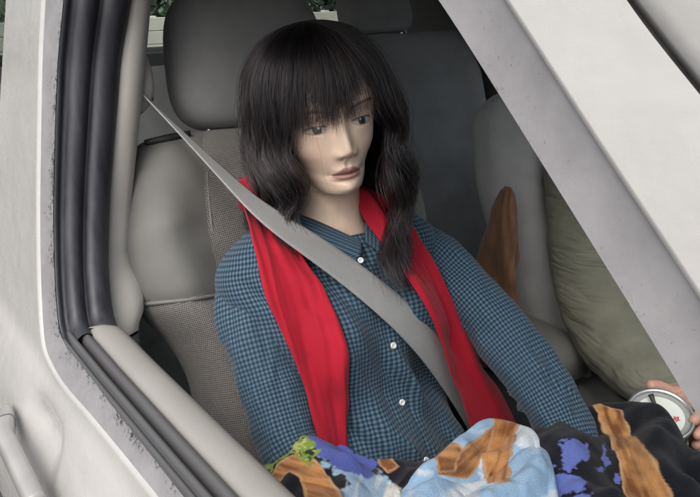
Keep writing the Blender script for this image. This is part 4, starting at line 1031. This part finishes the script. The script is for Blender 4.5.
hl_ = [((.22,.52,.79),.030),((.265,.500,.792),.032),((.300,.485,.790),.028),((.335,.500,.788),.0095),((.360,.500,.775),.009),((.372,.498,.760),.0075),
       ((.340,.482,.788),.0095),((.368,.478,.776),.009),((.380,.474,.762),.0078),((.338,.466,.787),.0095),((.362,.458,.776),.009),((.374,.452,.764),.0078),
       ((.326,.452,.785),.009),((.346,.440,.775),.008),((.355,.432,.765),.007),((.262,.520,.785),.011),((.285,.540,.778),.0105),((.305,.545,.770),.009)]
skin_figure('hand', hl_, [(0,1),(1,2),(2,3),(3,4),(4,5),(2,6),(6,7),(7,8),(2,9),(9,10),(10,11),(2,12),(12,13),(13,14),(1,15),(15,16),(16,17)], 'human_skin', person, 0, 2)
# ------------------------------------------------------------------ tin
tin = thing('tin', 'round silver tin with a white flower-printed lid in the driver hand', 'tin', tuple(TC-np.array([0,0,.04])))
ax = Vector((.25,-.28,.93)).normalized(); ax_a = Vector((.55,.83,0)); ax_a = (ax_a-ax*ax_a.dot(ax)).normalized(); ax_b = ax.cross(ax_a)
def lathe(name, prof, mt, parent, seg=64, cols=None):
    P = np.array([[TC+np.array(ax*h)+np.array((ax_a*math.cos(t)+ax_b*math.sin(t))*r_) for t in np.linspace(0, 2*np.pi, seg, endpoint=False)] for r_, h in prof])
    return gobj(name, P, mt, parent, cv=True, cols=cols)
RT = .047
lathe('can', [(.001,-.045),(RT-.004,-.045),(RT-.002,-.042),(RT-.002,.018),(RT+.001,.020),(RT+.0015,.024),(RT,.0265),(RT-.003,.0265),(RT-.0055,.0245),(RT-.006,.019)], 'tin', tin)
nrad, nsg = 40, 96; rs_ = np.linspace(.0, RT-.0055, nrad); ts_ = np.linspace(0, 2*np.pi, nsg, endpoint=False)
lx = rs_[:, None]*np.cos(ts_)[None]; lyy = rs_[:, None]*np.sin(ts_)[None]
Cl = np.tile(np.array([.72,.74,.70]), lx.shape+(1,))
ringm = (rs_ > RT-.0125)[:, None]*np.ones_like(lx); Cl = Cl*(1-ringm[..., None])+np.array([.30,.31,.30])*ringm[..., None]
# flowers and small lettering-like grey marks of the print
for fx, fy in ((.002,-.014),(.011,-.006),(.013,-.017),(.021,-.008),(.008,-.023)):
    mk = np.clip((.0048-np.hypot(lx-fx, lyy-fy)*(1+.25*np.cos(5*np.arctan2(lyy-fy, lx-fx))))/.001, 0, 1)[..., None]; Cl = Cl*(1-mk)+np.array([.55,.05,.06])*mk
    mk = np.clip((.0015-np.hypot(lx-fx, lyy-fy))/.0008, 0, 1)[..., None]; Cl = Cl*(1-mk)+np.array([.75,.45,.42])*mk
Pl = TC[None, None]+lx[..., None]*np.array(ax_a)+lyy[..., None]*np.array(ax_b)+np.array(ax)*.0215
gobj('lid', Pl, 'lid_paint', tin, cv=True, cols=Cl)
c0 = TC+np.array(ax)*.023
tube('spoon_handle', [c0+np.array(ax_a)*-.006+np.array(ax_b)*.030+np.array(ax)*.010, c0+np.array(ax_a)*-.004+np.array(ax_b)*.016+np.array(ax)*.006, c0+np.array(ax_a)*.004+np.array(ax_b)*-.006+np.array(ax)*.001], [.0042,.0022,.0022], 'dark_plastic', tin, 12, 10)

# ------------------------------------------------------------------ brown bag between the seats
bag = thing('bag', 'brown suede bag slumped between the front seats', 'bag', (-.15,.085,.67))
Q = []; pc = np.linspace(0, 2*np.pi, 48, endpoint=False)
for i, t in enumerate(np.linspace(0, 1, 36)):
    wdt = np.interp(t, [0,.25,.45,.7,.88,.97,1], [.082,.072,.050,.044,.026,.016,.006]); dp = np.interp(t, [0,.5,.9,1], [.035,.03,.018,.003])
    lean = np.interp(t, [0,1], [0,.035])
    c, s_ = superell(pc, 2.3); fo = 1+.09*np.sin(pc*4+5*t+2.5*n2(pc*0+t*5, t*3))+.05*np.sin(pc*9+14*t)+.07*n1(np.cos(pc)*2+5, t*9)
    Q.append(np.c_[-.150+lean+wdt*c*fo, .085+dp*s_*fo, np.full(48, .67+.375*t)])
gobj('pouch', np.array(Q), 'brown', bag, cv=True, caps=True)
